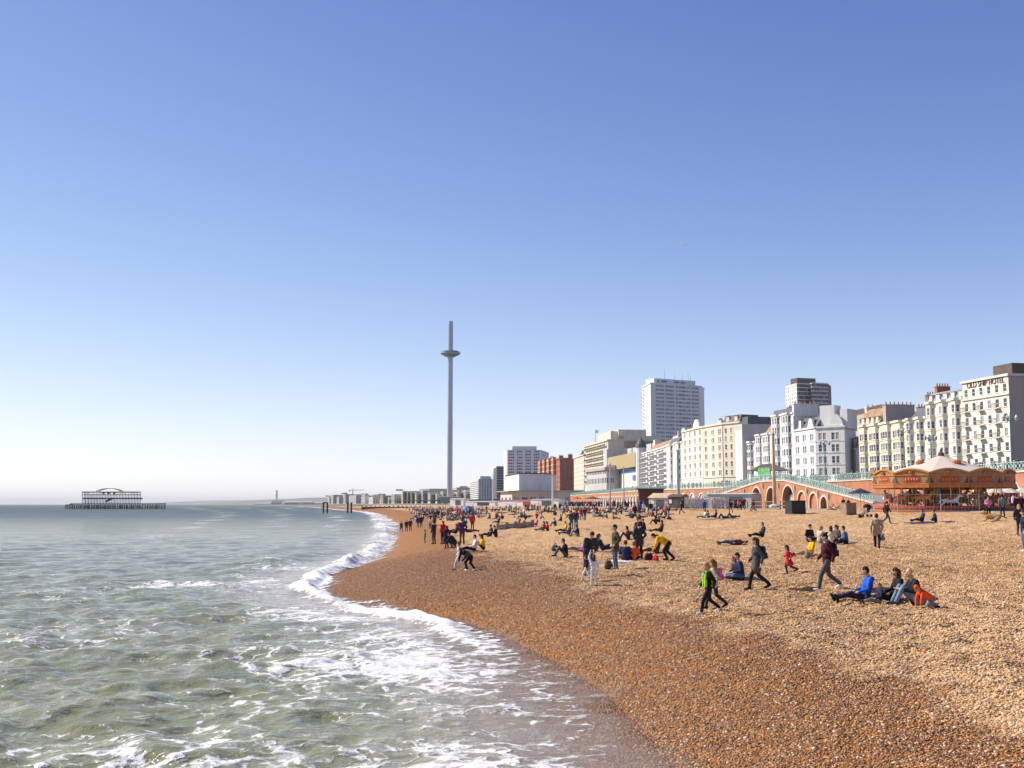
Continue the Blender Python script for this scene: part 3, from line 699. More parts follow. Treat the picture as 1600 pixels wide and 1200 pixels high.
mb = MB().mat(SLATE); mb.box((d9.x*3+6.3, d9.y*3+1, hh+1.2), (4.6, 11, 2.6), an9); mb.build('roof', bl); mb = MB().mat(WHITE)
mb.box((d9.x*3-1.0, d9.y*3-.3, hh/2-1), (5.4, .8, hh-2), an9); mb.build('front_panel', bl)

# --- cream corner hotel with lit end wall
B = Bld('cream_corner_hotel', 'cream corner hotel with slate attic and lit end wall', 'hotel', [PX(1100, 412), PX(1132, 395), PX(1158, 387)], zat(662, 395, 1132), CREAM, back=(14, 8))
rr = rws((675, 687.5, 700, 712.5, 726, 739), 400, 1.75, 1130); B.face(0, pairs((B.rel[1]-B.rel[0]).length, 3, .95, .3), rr); B.face(1, spread((B.rel[2]-B.rel[1]).length, 3, 1.15), rr, m=stucco('stucco_deep_cream', (.66, .57, .42)))
B.blank_rest((0, 1)); B.finish(); B.band(B.zt, .6, .4); B.band(rr[-1][0]-.6, .3, .25, name='string_course'); B.mansard(B.zt+.3, 2.4, .8, SLATE, 1, 0, None, 9, 2); stack(B, .3, -3, B.zt, 2.6, 1, 1.8, IVORY, 4); stack(B, .62, -3, B.zt, 2.6, 1, 1.8, IVORY, 4)
B.boxon('drain_pipe', 0, (B.rel[1]-B.rel[0]).length-.2, .1, (B.zt+ZR)/2, (.2, .2, B.zt-ZR-1), TILE)
# --- cream hotel with arched pediment
B = Bld('arched_gable_hotel', 'wide cream hotel with arched gable window at the top', 'hotel', [PX(1068, 440), PX(1099.6, 412.6)], zat(667, 412, 1100), IVORY, depth=18)
Lb = (B.rel[1]-B.rel[0]).length; rr = rws((678, 690, 702.5, 715, 728, 741), 426, 1.8, 1084); B.face(0, pairs(Lb, 4, .95, .3), rr); B.blank_rest((0,)); B.finish(); B.band(B.zt, .6, .4); gable(B, 0, Lb*.68, 9, B.zt+.3, 3.2)
for r0, r1 in rr[1::2]: B.band(r0-.45, .2, .14, 0, 1, name='string_course')
stack(B, .12, -5, B.zt, 4.2, 1, 2.4, GREYW, 5)
B12 = bay_hotel('narrow_bay_terrace', 'narrow white bay fronted terrace under a grey party wall', 1043, 478, 1068, 440.5, 690, WHITE, 2, (700, 711, 722, 733, 745), rh=1.8, bay=1.0)
stack(B12, .75, -6, B12.zt-1, 7, 8, 6.8, GREYW, 0); stack(B12, .35, -4.5, B12.zt-.5, 1.2, 4, 6, IVORY, 4); roofbox(B12, 0, .6, B12.zt+.2, 3, 2.2, SLATE)
# --- white hotel with rows of balconies
B = Bld('balconied_white_hotel', 'white hotel covered in rows of balconies with a small dark turret', 'hotel', [PX(1002, 556), PX(1044, 479)], zat(697, 479, 1044), WHITE, depth=20)
Lb = (B.rel[1]-B.rel[0]).length; rr = even(ZR+1, B.zt-.4, 8, 1.7); B.face(0, spread(Lb, 9, 1.5), rr, kind='french'); B.blank_rest((0,)); B.finish(); B.band(B.zt, .5, .5)
for r0, r1 in rr:
    for q in range(3): B.balcony(0, Lb*(q+.5)/3, r0-.1, Lb/3*.86, 1.3, m=mat('pale_iron', (.45, .45, .45), .5))
P, Lq, an = B.frame(0); MB().mat(WHITE).lathe(P(2.6, .2, ZR), [(2.6, 0), (2.6, B.zt-ZR+3)], 12).build('turret', B.root); MB().mat(SLATE).lathe(P(2.6, .2, B.zt+3), [(2.8, 0), (2.5, 1.6), (1.6, 3.2), (.3, 4.6), (.05, 6)], 12).build('turret_dome', B.root, smooth=False)
roofbox(B, .3, 1, B.zt+.2, 3, 2.5, TILE); stack(B, .3, -4, B.zt, 5, 2, 5.5, IVORY, 4); stack(B, .7, -9, B.zt, 12, 3, 5.5, WHITE, 3)

# --- conference hall
f, n = Vector(PX(950, 640)), Vector(PX(1001, 558)); zt = zat(714, 600, 975)
B = Bld('conference_hall', 'low white hall with tan slatted canopy and blue banner', 'hall', [f, n], zat(737, 600, 975), IVORY, depth=40); B.face(0); B.blank_rest((0,)); B.finish()
P, Lb, an = B.frame(0); z1 = zat(733, 600, 975); z2 = zat(712, 600, 975); mb = MB().mat(GOLD)
nf = 44
for k in range(nf): mb.box(P(Lb*.14+(Lb*.84)*k/(nf-1), 1.2, (z1+z2)/2), (1.0, 2.4, z2-z1), an)
mb.build('slatted_canopy', B.root); MB().mat(mat('tan_back', (.42, .33, .2), .7)).box(P(Lb*.56, -.6, (z1+z2)/2), (Lb*.86, 1.8, z2-z1-.2), an).build('canopy_wall', B.root)
MB().mat(BLUE).box(P(Lb*.58, .1, z1-1.6), (Lb*.8, .3, 1.4), an).build('blue_fascia', B.root)
MB().mat(GREYW).box(P(Lb*.08, 1.2, (ZR+zat(698, 600))/2), (Lb*.12, 3, zat(698, 600)-ZR), an).build('end_pier', B.root)
MB().mat(BLUE).box(P(Lb*.19, .35, (zat(736, 600)+zat(759, 600))/2), (Lb*.1, .2, zat(736, 600)-zat(759, 600)), an).build('banner', B.root)
MB().mat(BLUE).box(P(Lb*.86, .2, zat(747, 580)), (Lb*.12, .2, 2.6), an).build('poster', B.root)
mb = MB().mat(CONC)
for k in range(6): mb.box(P(Lb*(.2+.14*k), -14-.4*(k % 2), zat(707, 600)-1.5), (Lb*.132, 10, zat(697, 600)-zat(714, 600)+4), an)
mb.build('fly_tower', B.root)

# --- grand cream hotel with stepped roof block
B = Bld('grand_cream_hotel', 'grand cream hotel with balconies, stepped roof block and flag', 'hotel', [PX(914, 716), PX(951, 642)], zat(693, 680, 930), CREAM, depth=26)
Lb = (B.rel[1]-B.rel[0]).length; rr = even(ZR+5, B.zt-.5, 8, 2.0); B.face(0, spread(Lb, 11, 1.6), rr, kind='french'); B.face(1, None); B.blank_rest((0, 1)); B.finish(); B.band(B.zt, .8, .7)
for r0, r1 in rr[1:]: B.balcony(0, Lb/2, r0-.1, Lb*.92, 1.1)
B.boxon('roof_block', 0, Lb*.72, -12, B.zt+2.2, (Lb*.5, 20, 6), CREAM); B.boxon('roof_block', 1, 20, -8, B.zt-1.0, (22, 16, 7), BUFF); B.boxon('roof_block', 1, 14, -5, B.zt+4.2, (16, 10, 3.5), CREAM)
P, Lq, an = B.frame(0); fp = MB().mat(IRON).tube(P(Lb*.35, -2, B.zt), P(Lb*.35, -2, B.zt+9), .12, .08, 6).build('flag_pole', B.root); MB().mat(BLUE).add([P(Lb*.35, -2, B.zt+8.8), P(Lb*.42, -2.4, B.zt+8.4), P(Lb*.49, -1.8, B.zt+8.7), P(Lb*.49, -1.8, B.zt+6.8), P(Lb*.42, -2.4, B.zt+6.5), P(Lb*.35, -2, B.zt+6.9)], ((0, 1, 4, 5), (1, 2, 3, 4))).build('flag', fp)
B = Bld('brown_concrete_wing', 'brown and grey concrete block in front of the grand hotel', 'building', [PX(917, 650), PX(948, 606), PX(960, 604)], zat(727, 606, 948), CONC, back=(20, 14))
Lb = (B.rel[1]-B.rel[0]).length; rr = [(zat(756, 628), zat(748, 628)), (zat(742, 628), zat(738, 628))]; B.face(0, spread(Lb, 12, 2.6), rr, kind='pair'); B.face(1, spread((B.rel[2]-B.rel[1]).length, 4, .8), [rr[0]], kind='plain'); B.blank_rest((0, 1)); B.finish(); B.band(zat(734, 628), 1.6, .8, 0, 2, m=TANW, name='fascia')
# --- domed building
B = Bld('domed_cream_building', 'narrow cream building crowned by a grey dome', 'building', [PX(897, 770), PX(913, 716)], zat(713, 740, 905), CREAM, depth=16); Lb = (B.rel[1]-B.rel[0]).length
B.face(0, spread(Lb, 9, 1.6), even(ZR+4, B.zt-.5, 8, 2), kind='french'); B.face(1, spread(14, 3, 1.6), even(ZR+4, B.zt-.5, 8, 2)); B.blank_rest((0, 1)); B.finish(); B.band(B.zt, .7, .6); P, Lq, an = B.frame(0)
MB().mat(LEAD).lathe(P(Lb*.72, -6, B.zt), [(4.4, 0), (4.4, 1.2), (4.1, 3), (3, 4.6), (1.4, 5.5), (.4, 5.9), (.3, 6.9)], 18).build('dome', B.root, smooth=True); MB().mat(LEAD).lathe(P(Lb*.15, -5, B.zt), [(2.4, 0), (2.2, 2), (1.2, 4), (.1, 5)], 12).build('dome', B.root, smooth=True)
# --- red brick hotel
B = Bld('red_brick_hotel', 'large red brick hotel with gabled bays and darker end wall', 'hotel', [PX(843, 880), PX(875, 792), PX(899, 796)], zat(715, 792, 875), REDB, back=(10, 30))
Lb = (B.rel[1]-B.rel[0]).length; rr = even(ZR+2, B.zt-1, 7, 2.4); B.face(0, spread(Lb, 14, 2.4), rr, kind='pair'); B.face(1, [(3.4, 4.6)], rr[3:]); B.blank_rest((0, 1)); B.finish(roof=SLATE)
P, Lq, an = B.frame(0); mb = MB().mat(TERRA)
for k in range(4):
    u = Lb*(.12+.22*k); bb = MB().mat(TERRA); bb.box(P(u, .9, (ZR+B.zt+1)/2), (Lb*.1, 2.2, B.zt+1-ZR), an); bb.mat(IVORY)
    for r0, r1 in rr: bb.box(P(u, 1.0, r1+.5), (Lb*.1+.4, 2.5, .5), an)
    bb.build('bay', B.root)
B.band(B.zt-.5, .8, .6, m=TERRA)
for k in range(3): stack(B, .2+.25*k, -5, B.zt, 1.6, 3, 3.4, REDB, 4)

# --- white wrapped hall over a terrace with arches
zg = ZP; d0, d1 = 640, 590
B = Bld('white_wrapped_hall', 'plain white sheeted hall standing above a dark terrace cafe', 'hall', [PX(790, d0), PX(811, d1), PX(861, d1+6)], zat(740, d1, 811), WHITE, zg=zat(766, d1), back=(4, 30)); B.face(0); B.face(1); B.blank_rest((0, 1)); B.finish(); B.band(B.zt+.1, .5, .3, 0, 2, m=IRON, name='roof_edge')
for px in (802, 846):
    pass
B = Bld('terrace_cafe', 'dark low terrace cafe with arched openings and flat canopy roof', 'cafe', [PX(782, 600), PX(800, 575), PX(908, 560)], zat(768, 575, 800), CONC, zg=ZP, back=(5, 26)); L1 = (B.rel[2]-B.rel[1]).length
B.face(0, spread((B.rel[1]-B.rel[0]).length, 3, 4), [(ZP+1.0, ZP+4.2)], kind='plain'); B.face(1, spread(L1, 8, 3.4), [(ZP+.8, ZP+4.4)], kind='plain'); B.blank_rest((0, 1)); B.finish(); B.band(B.zt+.2, .5, 1.6, 0, 2, m=mat('cafe_roof', (.33, .29, .24), .8), name='canopy')
P, Lq, an = B.frame(1)
for u in np.linspace(1, L1-1, 9): B.boxon('canopy_post', 1, float(u), 1.3, (ZP+B.zt)/2, (.25, .25, B.zt-ZP), CONC)

# --- tower blocks behind
B = Bld('white_tower_block', 'tall white slab tower block with many window rows and roof aerials', 'tower block', [PX(1005, 845), PX(1019, 815), PX(1097, 838)], zat(600, 820, 1019), GREYW, back=(6, 18)); L0 = (B.rel[1]-B.rel[0]).length; L1 = (B.rel[2]-B.rel[1]).length
WT = mat('tower_white', (.70, .71, .73), .7, .07, .2); B.wall = WT
rr = even(B.zt-2.82*24, B.zt-.3, 24, 1.35); B.face(0, spread(L0, 3, 1.4, 6), rr, m=WHITE, kind='plain')
cc = []
for g0, g1, nn_ in ((.10, .27, 5), (.29, .47, 5), (.50, .545, 1), (.555, .70, 2), (.705, .80, 2), (.82, .97, 5)):
    s_ = (g1-g0)*L1/nn_; cc += [(g0*L1+s_*i+.12, g0*L1+s_*(i+1)-.12) for i in range(nn_)]
B.face(1, cc, rr, kind='plain'); B.blank_rest((0, 1)); B.finish(); B.band(B.zt+.2, .7, .5)
for k, (r0, r1) in enumerate(rr[::1]): B.band(r0-.7, .25, .14, 1, 2, m=WT, name='floor_band')
for r0, r1 in rr: B.balcony(0, L0*.1+2.2, r0-.3, 3.0, 1.2, m=mat('pale_iron', (.45, .45, .45), .5))
P, Lq, an = B.frame(1); ph = MB().mat(WT).box(P(L1*.54, -8, B.zt+2.2), (L1*.84, 10, 4.2), an).build('penthouse', B.root); pm = MB().mat(GL[0])
for a, b in ((.18, .22), (.27, .37), (.52, .62), (.66, .74)): pm.box(P(L1*(a+b)/2, -2.98, B.zt+2.4), ((b-a)*L1, .1, 1.1), an)
pm.build('penthouse_window', ph)
am = MB().mat(IRON)
for u, h_ in ((.42, 9), (.62, 5), (.78, 6), (.9, 7), (.95, 5)): am.tube(P(L1*u, -8, B.zt+4.2), P(L1*u, -8, B.zt+4.2+h_), .12, .06, 5)
structure(am.build('aerials', B.root), 'stuff')
B = Bld('banded_tower_block', 'brown and white banded tower block behind the white hotels', 'tower block', [PX(1232, 868), PX(1250, 842), PX(1272, 846), PX(1273.5, 838), PX(1299, 843)], zat(599, 842, 1260), BROWN, back=(8, 20))
nf = 26; fl = 2.95; zz = [B.zt-fl*k for k in range(nf)]
rr = [(z-fl+.45, z-1.0) for z in zz]
LL = [(B.rel[i+1]-B.rel[i]).length for i in range(4)]
B.face(0, spread(LL[0], 6, 1.6), rr, kind='plain', m=WHITE); B.face(1, spread(LL[1], 5, 1.5), rr, kind='plain'); B.face(2, None); B.face(3, spread(LL[3], 6, 1.5), rr, kind='plain'); B.blank_rest((0, 1, 2, 3)); B.finish()
for z in zz: B.band(z-.1, .75, .18, 0, 4, m=WHITE, name='floor_band', ext=False)
B.boxon('penthouse', 1, LL[1]*.95, -9, B.zt+2.4, (16, 9, 4.8), BROWN)
WT2 = mat('tower_pale', (.74, .74, .74), .7, .06, .2)
B = Bld('pale_seafront_tower', 'pale tower block with faceted ends behind the wrapped hall', 'tower block', [PX(787, 1000), PX(793, 960), PX(846, 960), PX(852, 985)], zat(703, 960, 820), WT2, back=(4, 25)); LL = [(B.rel[i+1]-B.rel[i]).length for i in range(3)]
rr = even(ZR+4, B.zt-.3, 15, 1.5); B.face(0, spread(LL[0], 5, 2.2), rr, kind='plain', m=WHITE); B.face(1, [c for g in range(4) for c in [(LL[1]*(.02+.25*g)+1.7*k+.1, LL[1]*(.02+.25*g)+1.7*k+1.6) for k in range(3)]], rr, kind='plain'); B.face(2, spread(LL[2], 4, 2.6), rr, kind='plain'); B.blank_rest((0, 1, 2)); B.finish(); B.boxon('penthouse', 1, LL[1]*.5, -8, B.zt+1.6, (LL[1]*.72, 12, 3.2), WT2)
B = Bld('dark_slab_block', 'narrow dark slab block with white edges left of pale tower', 'tower block', [PX(771, 1180), PX(776, 1120), PX(788, 1125)], zat(729, 1120, 776), mat('slab_dark', (.09, .09, .10), .6), back=(4, 25)); LL = [(B.rel[i+1]-B.rel[i]).length for i in range(2)]
rr = even(ZR, B.zt-.3, 13, 1.3); B.face(0, spread(LL[0], 6, 4), rr, kind='plain'); B.face(1, [], None); B.blank_rest((0, 1)); B.finish(); B.band(B.zt, 1, .3, m=WHITE)
for z in [r[1]+.6 for r in rr]: B.band(z, .5, .25, 1, 2, m=GREYW, name='floor_band', ext=False)
B = Bld('stepped_white_flats', 'white stepped modern flats with long balconies right of the tower', 'flats', [PX(735, 1400), PX(748, 1290), PX(772, 1300)], zat(748, 1290, 748), WHITE, back=(4, 30)); LL = [(B.rel[i+1]-B.rel[i]).length for i in range(2)]
rr = even(ZR, B.zt-.2, 11, 1.5); B.face(0, spread(LL[0], 8, 8), rr, kind='plain'); B.face(1, spread(LL[1], 6, 2.0), rr, kind='plain'); B.blank_rest((0, 1)); B.finish(); B.boxon('penthouse', 1, LL[1]*.5, -7, B.zt+1.5, (LL[1]*.7, 10, 3), WHITE)
for r0, r1 in rr: B.band(r0-.5, .8, .9, 0, 1, m=WHITE, name='balcony', ext=False)

# --- the far town along the bay: each block a building with its window rows
FAR = [(512, 519, 776, 2600, BUFF, 6), (517, 527, 773, 2450, TANW, 8), (526, 536, 776, 2350, GREYW, 6), (536, 547, 772, 2250, TANW, 8), (545, 577, 774, 2100, GREYW, 7), (576, 595, 777, 1980, WHITE, 6), (594, 607, 774, 1900, TANW, 8), (605, 612, 777, 1860, WHITE, 6), (611, 626, 772, 1800, GREYW, 9), (627, 634, 767, 1740, BUFF, 11), (634, 641, 768.5, 1720, GREYW, 11), (640, 648, 767, 1690, TANW, 11), (647, 657, 770, 1650, WHITE, 9), (656, 669, 766, 1620, GREYW, 11), (668, 680, 769.5, 1560, CREAM, 8), (679, 690, 772, 1520, WHITE, 7), (688, 699, 768, 1500, CREAM, 9), (700, 712, 771, 1460, WHITE, 7), (711, 724, 769, 1430, CREAM, 8), (722, 737, 766, 1400, GREYW, 9), (655, 700, 763.5, 2300, TANW, 10), (700, 738, 761.5, 2200, BUFF, 10)]
colw = {BUFF: 'buff', TANW: 'brown', GREYW: 'grey', WHITE: 'white', CREAM: 'cream'}
for k, (a, b, top, d, w, nfl) in enumerate(FAR):
    mid = a+(b-a)*.35
    B = Bld('distant_flats', f'distant {colw[w]} block, number {k+1} counted from the far end', 'flats', [PX(a, d+60), PX(mid, d), PX(b, d+15)], zat(top, d, mid), w, zg=5.5, back=(6, 40), group='distant blocks along the bay')
    rr = even(6.5, B.zt-.4, nfl, (B.zt-6.5)/nfl*.5); LL = [(B.rel[i+1]-B.rel[i]).length for i in range(2)]
    for i in (0, 1): B.face(i)
    B.blank_rest((0, 1)); B.finish()
    for r0, r1 in rr:
        mb = MB().mat(GL[k % 2])
        for i in (0, 1):
            P, L, an = B.frame(i); n = max(2, int(L/5)); s_ = L/n
            for q in range(n): mb.box(P((q+.5)*s_, .02, (r0+r1)/2), (s_*.62, .2, r1-r0), an)
        structure(mb.build('window_row', B.root), 'stuff')
    if k % 3 == 0: B.boxon('penthouse', 1, LL[1]*.5, -8, B.zt+1.3, (LL[1]*.5, 9, 2.6), w)
# distinguishing labels for the far blocks
names = ['squat buff block at the far end of the bay', 'brown block second from the far end of the bay', 'low grey block left of the tower crane', 'brown block just left of the tower crane', 'wide grey blocks under the tower crane', 'low white block right of the crane', 'brown block midway along the far town', 'thin low white block midway along the far town', 'grey gabled looking block left of tall buff slab', 'tall thin buff slab in the far town', 'tall thin grey slab beside the buff slab', 'tall brown slab, third of the tall group', 'white block right of the tall slab group', 'broad grey block left of the observation tower', 'cream block second left of observation tower', 'white low block just left of observation tower', 'cream block directly behind the observation tower shaft', 'white block just right of observation tower foot', 'cream block second right of the observation tower', 'grey block left of the stepped white flats', 'long brown hillside terrace behind the town left of tower', 'long buff hillside terrace right of the observation tower']
for o in [o for o in C.objects if o.name.startswith('distant_flats')]:
    k = int(o['label'].split('number ')[1].split()[0])-1; o['label'] = names[k]

# --- the continuous far roofline: small houses, each with wall and roof
rf_ = random.Random(21)
for k in range(34):
    px = 556+k*5.4+rf_.uniform(-1.5, 1.5); d = 2150-k*18+rf_.uniform(-60, 60); w = rf_.uniform(7, 15); zt_ = zat(rf_.uniform(773, 780), d, px); wm2 = rf_.choice((WHITE, CREAM, IVORY, BUFF, GREYW, TANW, REDB)); an = R(rf_.uniform(-50, -15)); h = zt_-5.5
    cn = {WHITE: 'white', CREAM: 'cream', IVORY: 'ivory', BUFF: 'buff', GREYW: 'grey', TANW: 'brown', REDB: 'red brick'}[wm2]
    side = 'left of the observation tower' if px < 700 else 'right of the observation tower'
    o = thing('distant_house', f'small {cn} house in the far roofline {side}', 'house', (xat(px, d), d, 5.5), an, 'small houses of the far roofline')
    MB().mat(wm2).box((0, 0, h/2), (w, 10, h)).build('wall', o); rm = MB().mat(rf_.choice((SLATE, TILE, LEAD))); q = h+rf_.uniform(1.5, 4)
    rm.add([(-w/2-.3, -5.3, h), (w/2+.3, -5.3, h), (w/2+.3, 5.3, h), (-w/2-.3, 5.3, h), (-w/2+1.5, 0, q), (w/2-1.5, 0, q)], ((0, 1, 5, 4), (1, 2, 5), (2, 3, 4, 5), (3, 0, 4))); rm.build('roof', o)
    wq = MB().mat(GL[0]); nf_ = max(1, int(h/4))
    for f_ in range(nf_):
        for c_ in range(3): wq.box((-w*.3+w*.3*c_, -5.02, h*(f_+.5)/nf_), (w*.14, .1, 1.8)); wq.box((-w/2-.02, -3+3*c_, h*(f_+.5)/nf_), (.1, 1.4, 1.8))
    structure(wq.build('windows', o), 'stuff')
# ------------------------------------------------------------------ seafront wall with arches, ramp and railings
TURQ = mat('turquoise_paint', (.38, .50, .43), .5, .15, 2); STEEL = mat('galvanised', (.45, .46, .47), .4, .1, metal=.6); WOOD = mat('weathered_wood', (.26, .19, .12), .85, .3, 3, bump=.4)
STONE = mat('stone_trim', (.60, .50, .40), .85, .15, .6); ARCHIN = mat('arch_boarding', (.30, .26, .20), .8, .2, .6); WHITEP = mat('white_paint', (.78, .78, .76), .5, .06); TAN = mat('tan_paint', (.52, .40, .24), .7, .2, 1)
def arch_wall(root, pts, top, base, arches, m, rev=1.2, name='wall', cap=.25, filler=None):
    """pts: plan polyline (world xy), facing left of travel seen from the beach; arches: (u, width, height, kind)"""
    pts = [Vector(p) for p in pts]; seg = [(b-a).length for a, b in zip(pts[:-1], pts[1:])]; cum = [0]
    for s_ in seg: cum.append(cum[-1]+s_)
    o = root.location
    def P(u, z, off=0):
        i = 0
        while i < len(seg)-1 and u > cum[i+1]: i += 1
        d = (pts[i+1]-pts[i])/seg[i]; n = Vector((d.y, -d.x)); q = pts[i]+d*(u-cum[i])-n*off
        return Vector((q.x-o.x, q.y-o.y, z-o.z))
    L = cum[-1]; mb = MB().mat(m); U = {0, L, *cum}
    for (u, w, h, k) in arches:
        for j in range(13): U.add(u-w/2*math.cos(math.pi*j/12))
    for j in range(int(L/6)): U.add(j*6.0)
    U = sorted(U)
    def hole(u):
        for (c, w, h, k) in arches:
            t = (u-c)/(w/2)
            if abs(t) < 1: return max(0.0, h-w/2)+(w/2)*math.sqrt(max(0, 1-t*t)), k
        return None, None
    for a, b in zip(U[:-1], U[1:]):
        if b-a < 1e-4: continue
        hm, k = hole((a+b)/2)
        if hm is None: mb.quad(P(a, base), P(b, base), P(b, top(b)), P(a, top(a)))
        else:
            e = 1e-4; ha = hole(a+e)[0] or 0; hb = hole(b-e)[0] or 0
            for (c, w, h, kk) in arches:
                if abs(a-(c-w/2)) < 1e-3: ha = max(0, h-w/2)
                if abs(b-(c+w/2)) < 1e-3: hb = max(0, h-w/2)
            mb.quad(P(a, base+ha), P(b, base+hb), P(b, top(b)), P(a, top(a)))
            mb.quad(P(a, base+ha, rev), P(b, base+hb, rev), P(b, base+hb), P(a, base+ha))
    for (c, w, h, k) in arches:
        for q in (-1, 1):
            u = c+q*w/2; h0 = max(0, h-w/2); mb.quad(P(u, base), P(u, base, rev), P(u, base+h0, rev), P(u, base+h0))
    mb.build(name, root)
    for (c, w, h, k) in arches:
        if k == 'open':
            am = MB().mat(ARCHIN); am.quad(P(c-w/2, base, rev-.01), P(c+w/2, base, rev-.01), P(c+w/2, base+h, rev-.01), P(c-w/2, base+h, rev-.01)); bk = am.build('shop_front', root)
            dm = MB().mat(GL[0]); dm.quad(P(c-w*.42, base+h*.62, rev-.06), P(c+w*.42, base+h*.62, rev-.06), P(c+w*.3, base+h*.93, rev-.06), P(c-w*.3, base+h*.93, rev-.06)); dm.mat(TAN).quad(P(c-w*.2, base, rev-.06), P(c+w*.2, base, rev-.06), P(c+w*.2, base+h*.5, rev-.06), P(c-w*.2, base+h*.5, rev-.06)); dm.build('door', bk)
        elif k == 'dark': MB().mat(BROWN).quad(P(c-w/2, base, rev-.01), P(c+w/2, base, rev-.01), P(c+w/2, base+h, rev-.01), P(c-w/2, base+h, rev-.01)).build('doorway', root)
        else:
            MB().mat({'blind': m, 'white': WHITEP}[k]).quad(P(c-w/2, base, .25), P(c+w/2, base, .25), P(c+w/2, base+h, .25), P(c-w/2, base+h, .25)).build('blind_arch', root)
        # proud moulding round the arch
        vm = MB().mat(STONE if k != 'white' else WHITEP); h0 = max(0, h-w/2); pr = [(-1, 0), (-1, h0/ (w/2))]+[(-math.cos(math.pi*j/12), h0/(w/2)+math.sin(math.pi*j/12)) for j in range(13)]+[(1, 0)]
        for (x0, y0), (x1, y1) in zip(pr[:-1], pr[1:]):
            if abs(x0-x1)+abs(y0-y1) < 1e-6: continue
            s2 = 1+.16/(w/2)*2
            q = lambda x, y, k_, off: P(c+x*w/2*(k_ if True else 1), base+(y*w/2 if y <= h0/(w/2)+1e-6 else h0+(y-h0/(w/2))*w/2*k_), off)
            vm.quad(q(x0, y0, 1, -.07), q(x1, y1, 1, -.07), q(x1, y1, s2, -.07), q(x0, y0, s2, -.07)); vm.quad(q(x0, y0, s2, -.07), q(x1, y1, s2, -.07), q(x1, y1, s2, .05), q(x0, y0, s2, .05))
        vm.build('arch_moulding', root)
    cm = MB().mat(STONE)
    for a, b in zip(U[:-1], U[1:]):
        if b-a < .05: continue
        cm.beam(P(a, top(a)+cap/2, .1), P(b, top(b)+cap/2, .1), .5, cap)
    cm.build('coping', root)
    return P, L
def railing(root, P, u0, u1, top, step=2.6, h=1.15, m=None, off=.1):
    m = m or TURQ; n = max(1, int((u1-u0)/step))
    for k in range(n):
        a, b = u0+(u1-u0)*k/n, u0+(u1-u0)*(k+1)/n; A, Bq = P(a, top(a)+.25, off), P(b, top(b)+.25, off); up = Vector((0, 0, 1))
        mb = MB().mat(m); mb.box(A+up*h*.5, (.17, .17, h)); mb.ell(A+up*(h+.12), (.13, .13, .13), 6, 4)
        post = mb.build('post', root); pm = MB().mat(m)
        pm.beam(A+up*h*.95, Bq+up*h*.95, .10, .10); pm.beam(A+up*h*.12, Bq+up*h*.12, .07, .07)
        for j in range(3):
            c, e = A.lerp(Bq, j/3), A.lerp(Bq, (j+1)/3); pm.beam(c+up*h*.14, e+up*h*.92, .05, .07); pm.beam(c+up*h*.92, e+up*h*.14, .05, .07)
            mid = (c+e)/2; pm.box(mid+up*h*.53, (.12, .32, .32))
        pm.build('lattice_panel', root)
FACE = TERRA
wl = [(float(x_wall(y)), y) for y in (800, 700, 600, 520, 450, 400, 348, 303, 260, 220, 184, 160, 140, 110, 80)]
root = thing('seafront_wall', 'long terracotta retaining wall with arches and turquoise railings below the road', 'wall', (wl[0][0], wl[0][1], ZP))
cumy = lambda y: sum((Vector(b)-Vector(a)).length for a, b in zip(wl[:-1], wl[1:]) if b[1] >= y) + next(((Vector((float(x_wall(y)), y))-Vector(a)).length for a, b in zip(wl[:-1], wl[1:]) if b[1] < y <= a[1]), 0)
arch = []
y = 470
while y > 362:
    arch.append((cumy(y), 3.6, 3.8, 'white')); y -= 6.2
y = 344
while y > 290: arch.append((cumy(y), 3.4, 3.9, 'white' if y < 325 else 'blind')); y -= 6.5
for y in (178, 168, 157, 149): arch.append((cumy(y), 4.2, 4.0, 'dark'))
Pw, Lw = arch_wall(root, wl, lambda u: ZR-.1, ZP-.3, arch, TERRA)
railing(root, Pw, cumy(640), Lw-40, lambda u: ZR-.1)
# the double ramp in front, with its arcade
def rampx(d): return 53.2-.14*(d-171)
r0, r1 = 252, 169
rp = [(rampx(r0), r0), (rampx(r1), r1)]; Lr = (Vector(rp[1])-Vector(rp[0])).length
u_of = lambda px: Lr*(r0-(53.2+.14*171)/((px-800)/FPX*1.0056+.14))/(r0-r1)
root = thing('arcade_ramp', 'terracotta double ramp with row of arches and sloping turquoise railings', 'ramp', (rp[0][0], rp[0][1], ZP))
uL, uR = u_of(1184), u_of(1222)
rt = lambda u: float(np.interp(u, [0, uL, uR, Lr], [4.9, ZR-.05, ZR-.05, 4.3]))
ar = []
for px, w, h, k in ((1178, 5.0, 3.9, 'open'), (1200.5, 4.7, 3.8, 'open'), (1227, 5.3, 4.0, 'open'), (1248, 3.6, 2.9, 'blind'), (1266, 3.3, 2.6, 'blind'), (1282, 2.6, 2.0, 'open')): ar.append((u_of(px), w, h, k))
Pr, _ = arch_wall(root, rp, rt, ZP, ar, TERRA, rev=1.0)
railing(root, Pr, 0, uL, rt, 2.4); railing(root, Pr, uL, uR, rt, 2.4); railing(root, Pr, uR, Lr, rt, 2.4)
dk = MB().mat(PAVE)   # ramp deck back to the main wall
for k in range(30):
    a, b = Lr*k/30, Lr*(k+1)/30; dk.quad(Pr(a, rt(a), .3), Pr(b, rt(b), .3), Pr(b, rt(b), 6.5), Pr(a, rt(a), 6.5))
dk.build('ramp_deck', root)
for px in (1160, 1189, 1213, 1238, 1257, 1274, 1290):   # little brackets between the arches
    u = u_of(px); c = Pr(u, min(rt(u)-.7, ZP+4.3), -.12); MB().mat(STONE).box(c, (.3, .3, .8)).build('bracket', root)
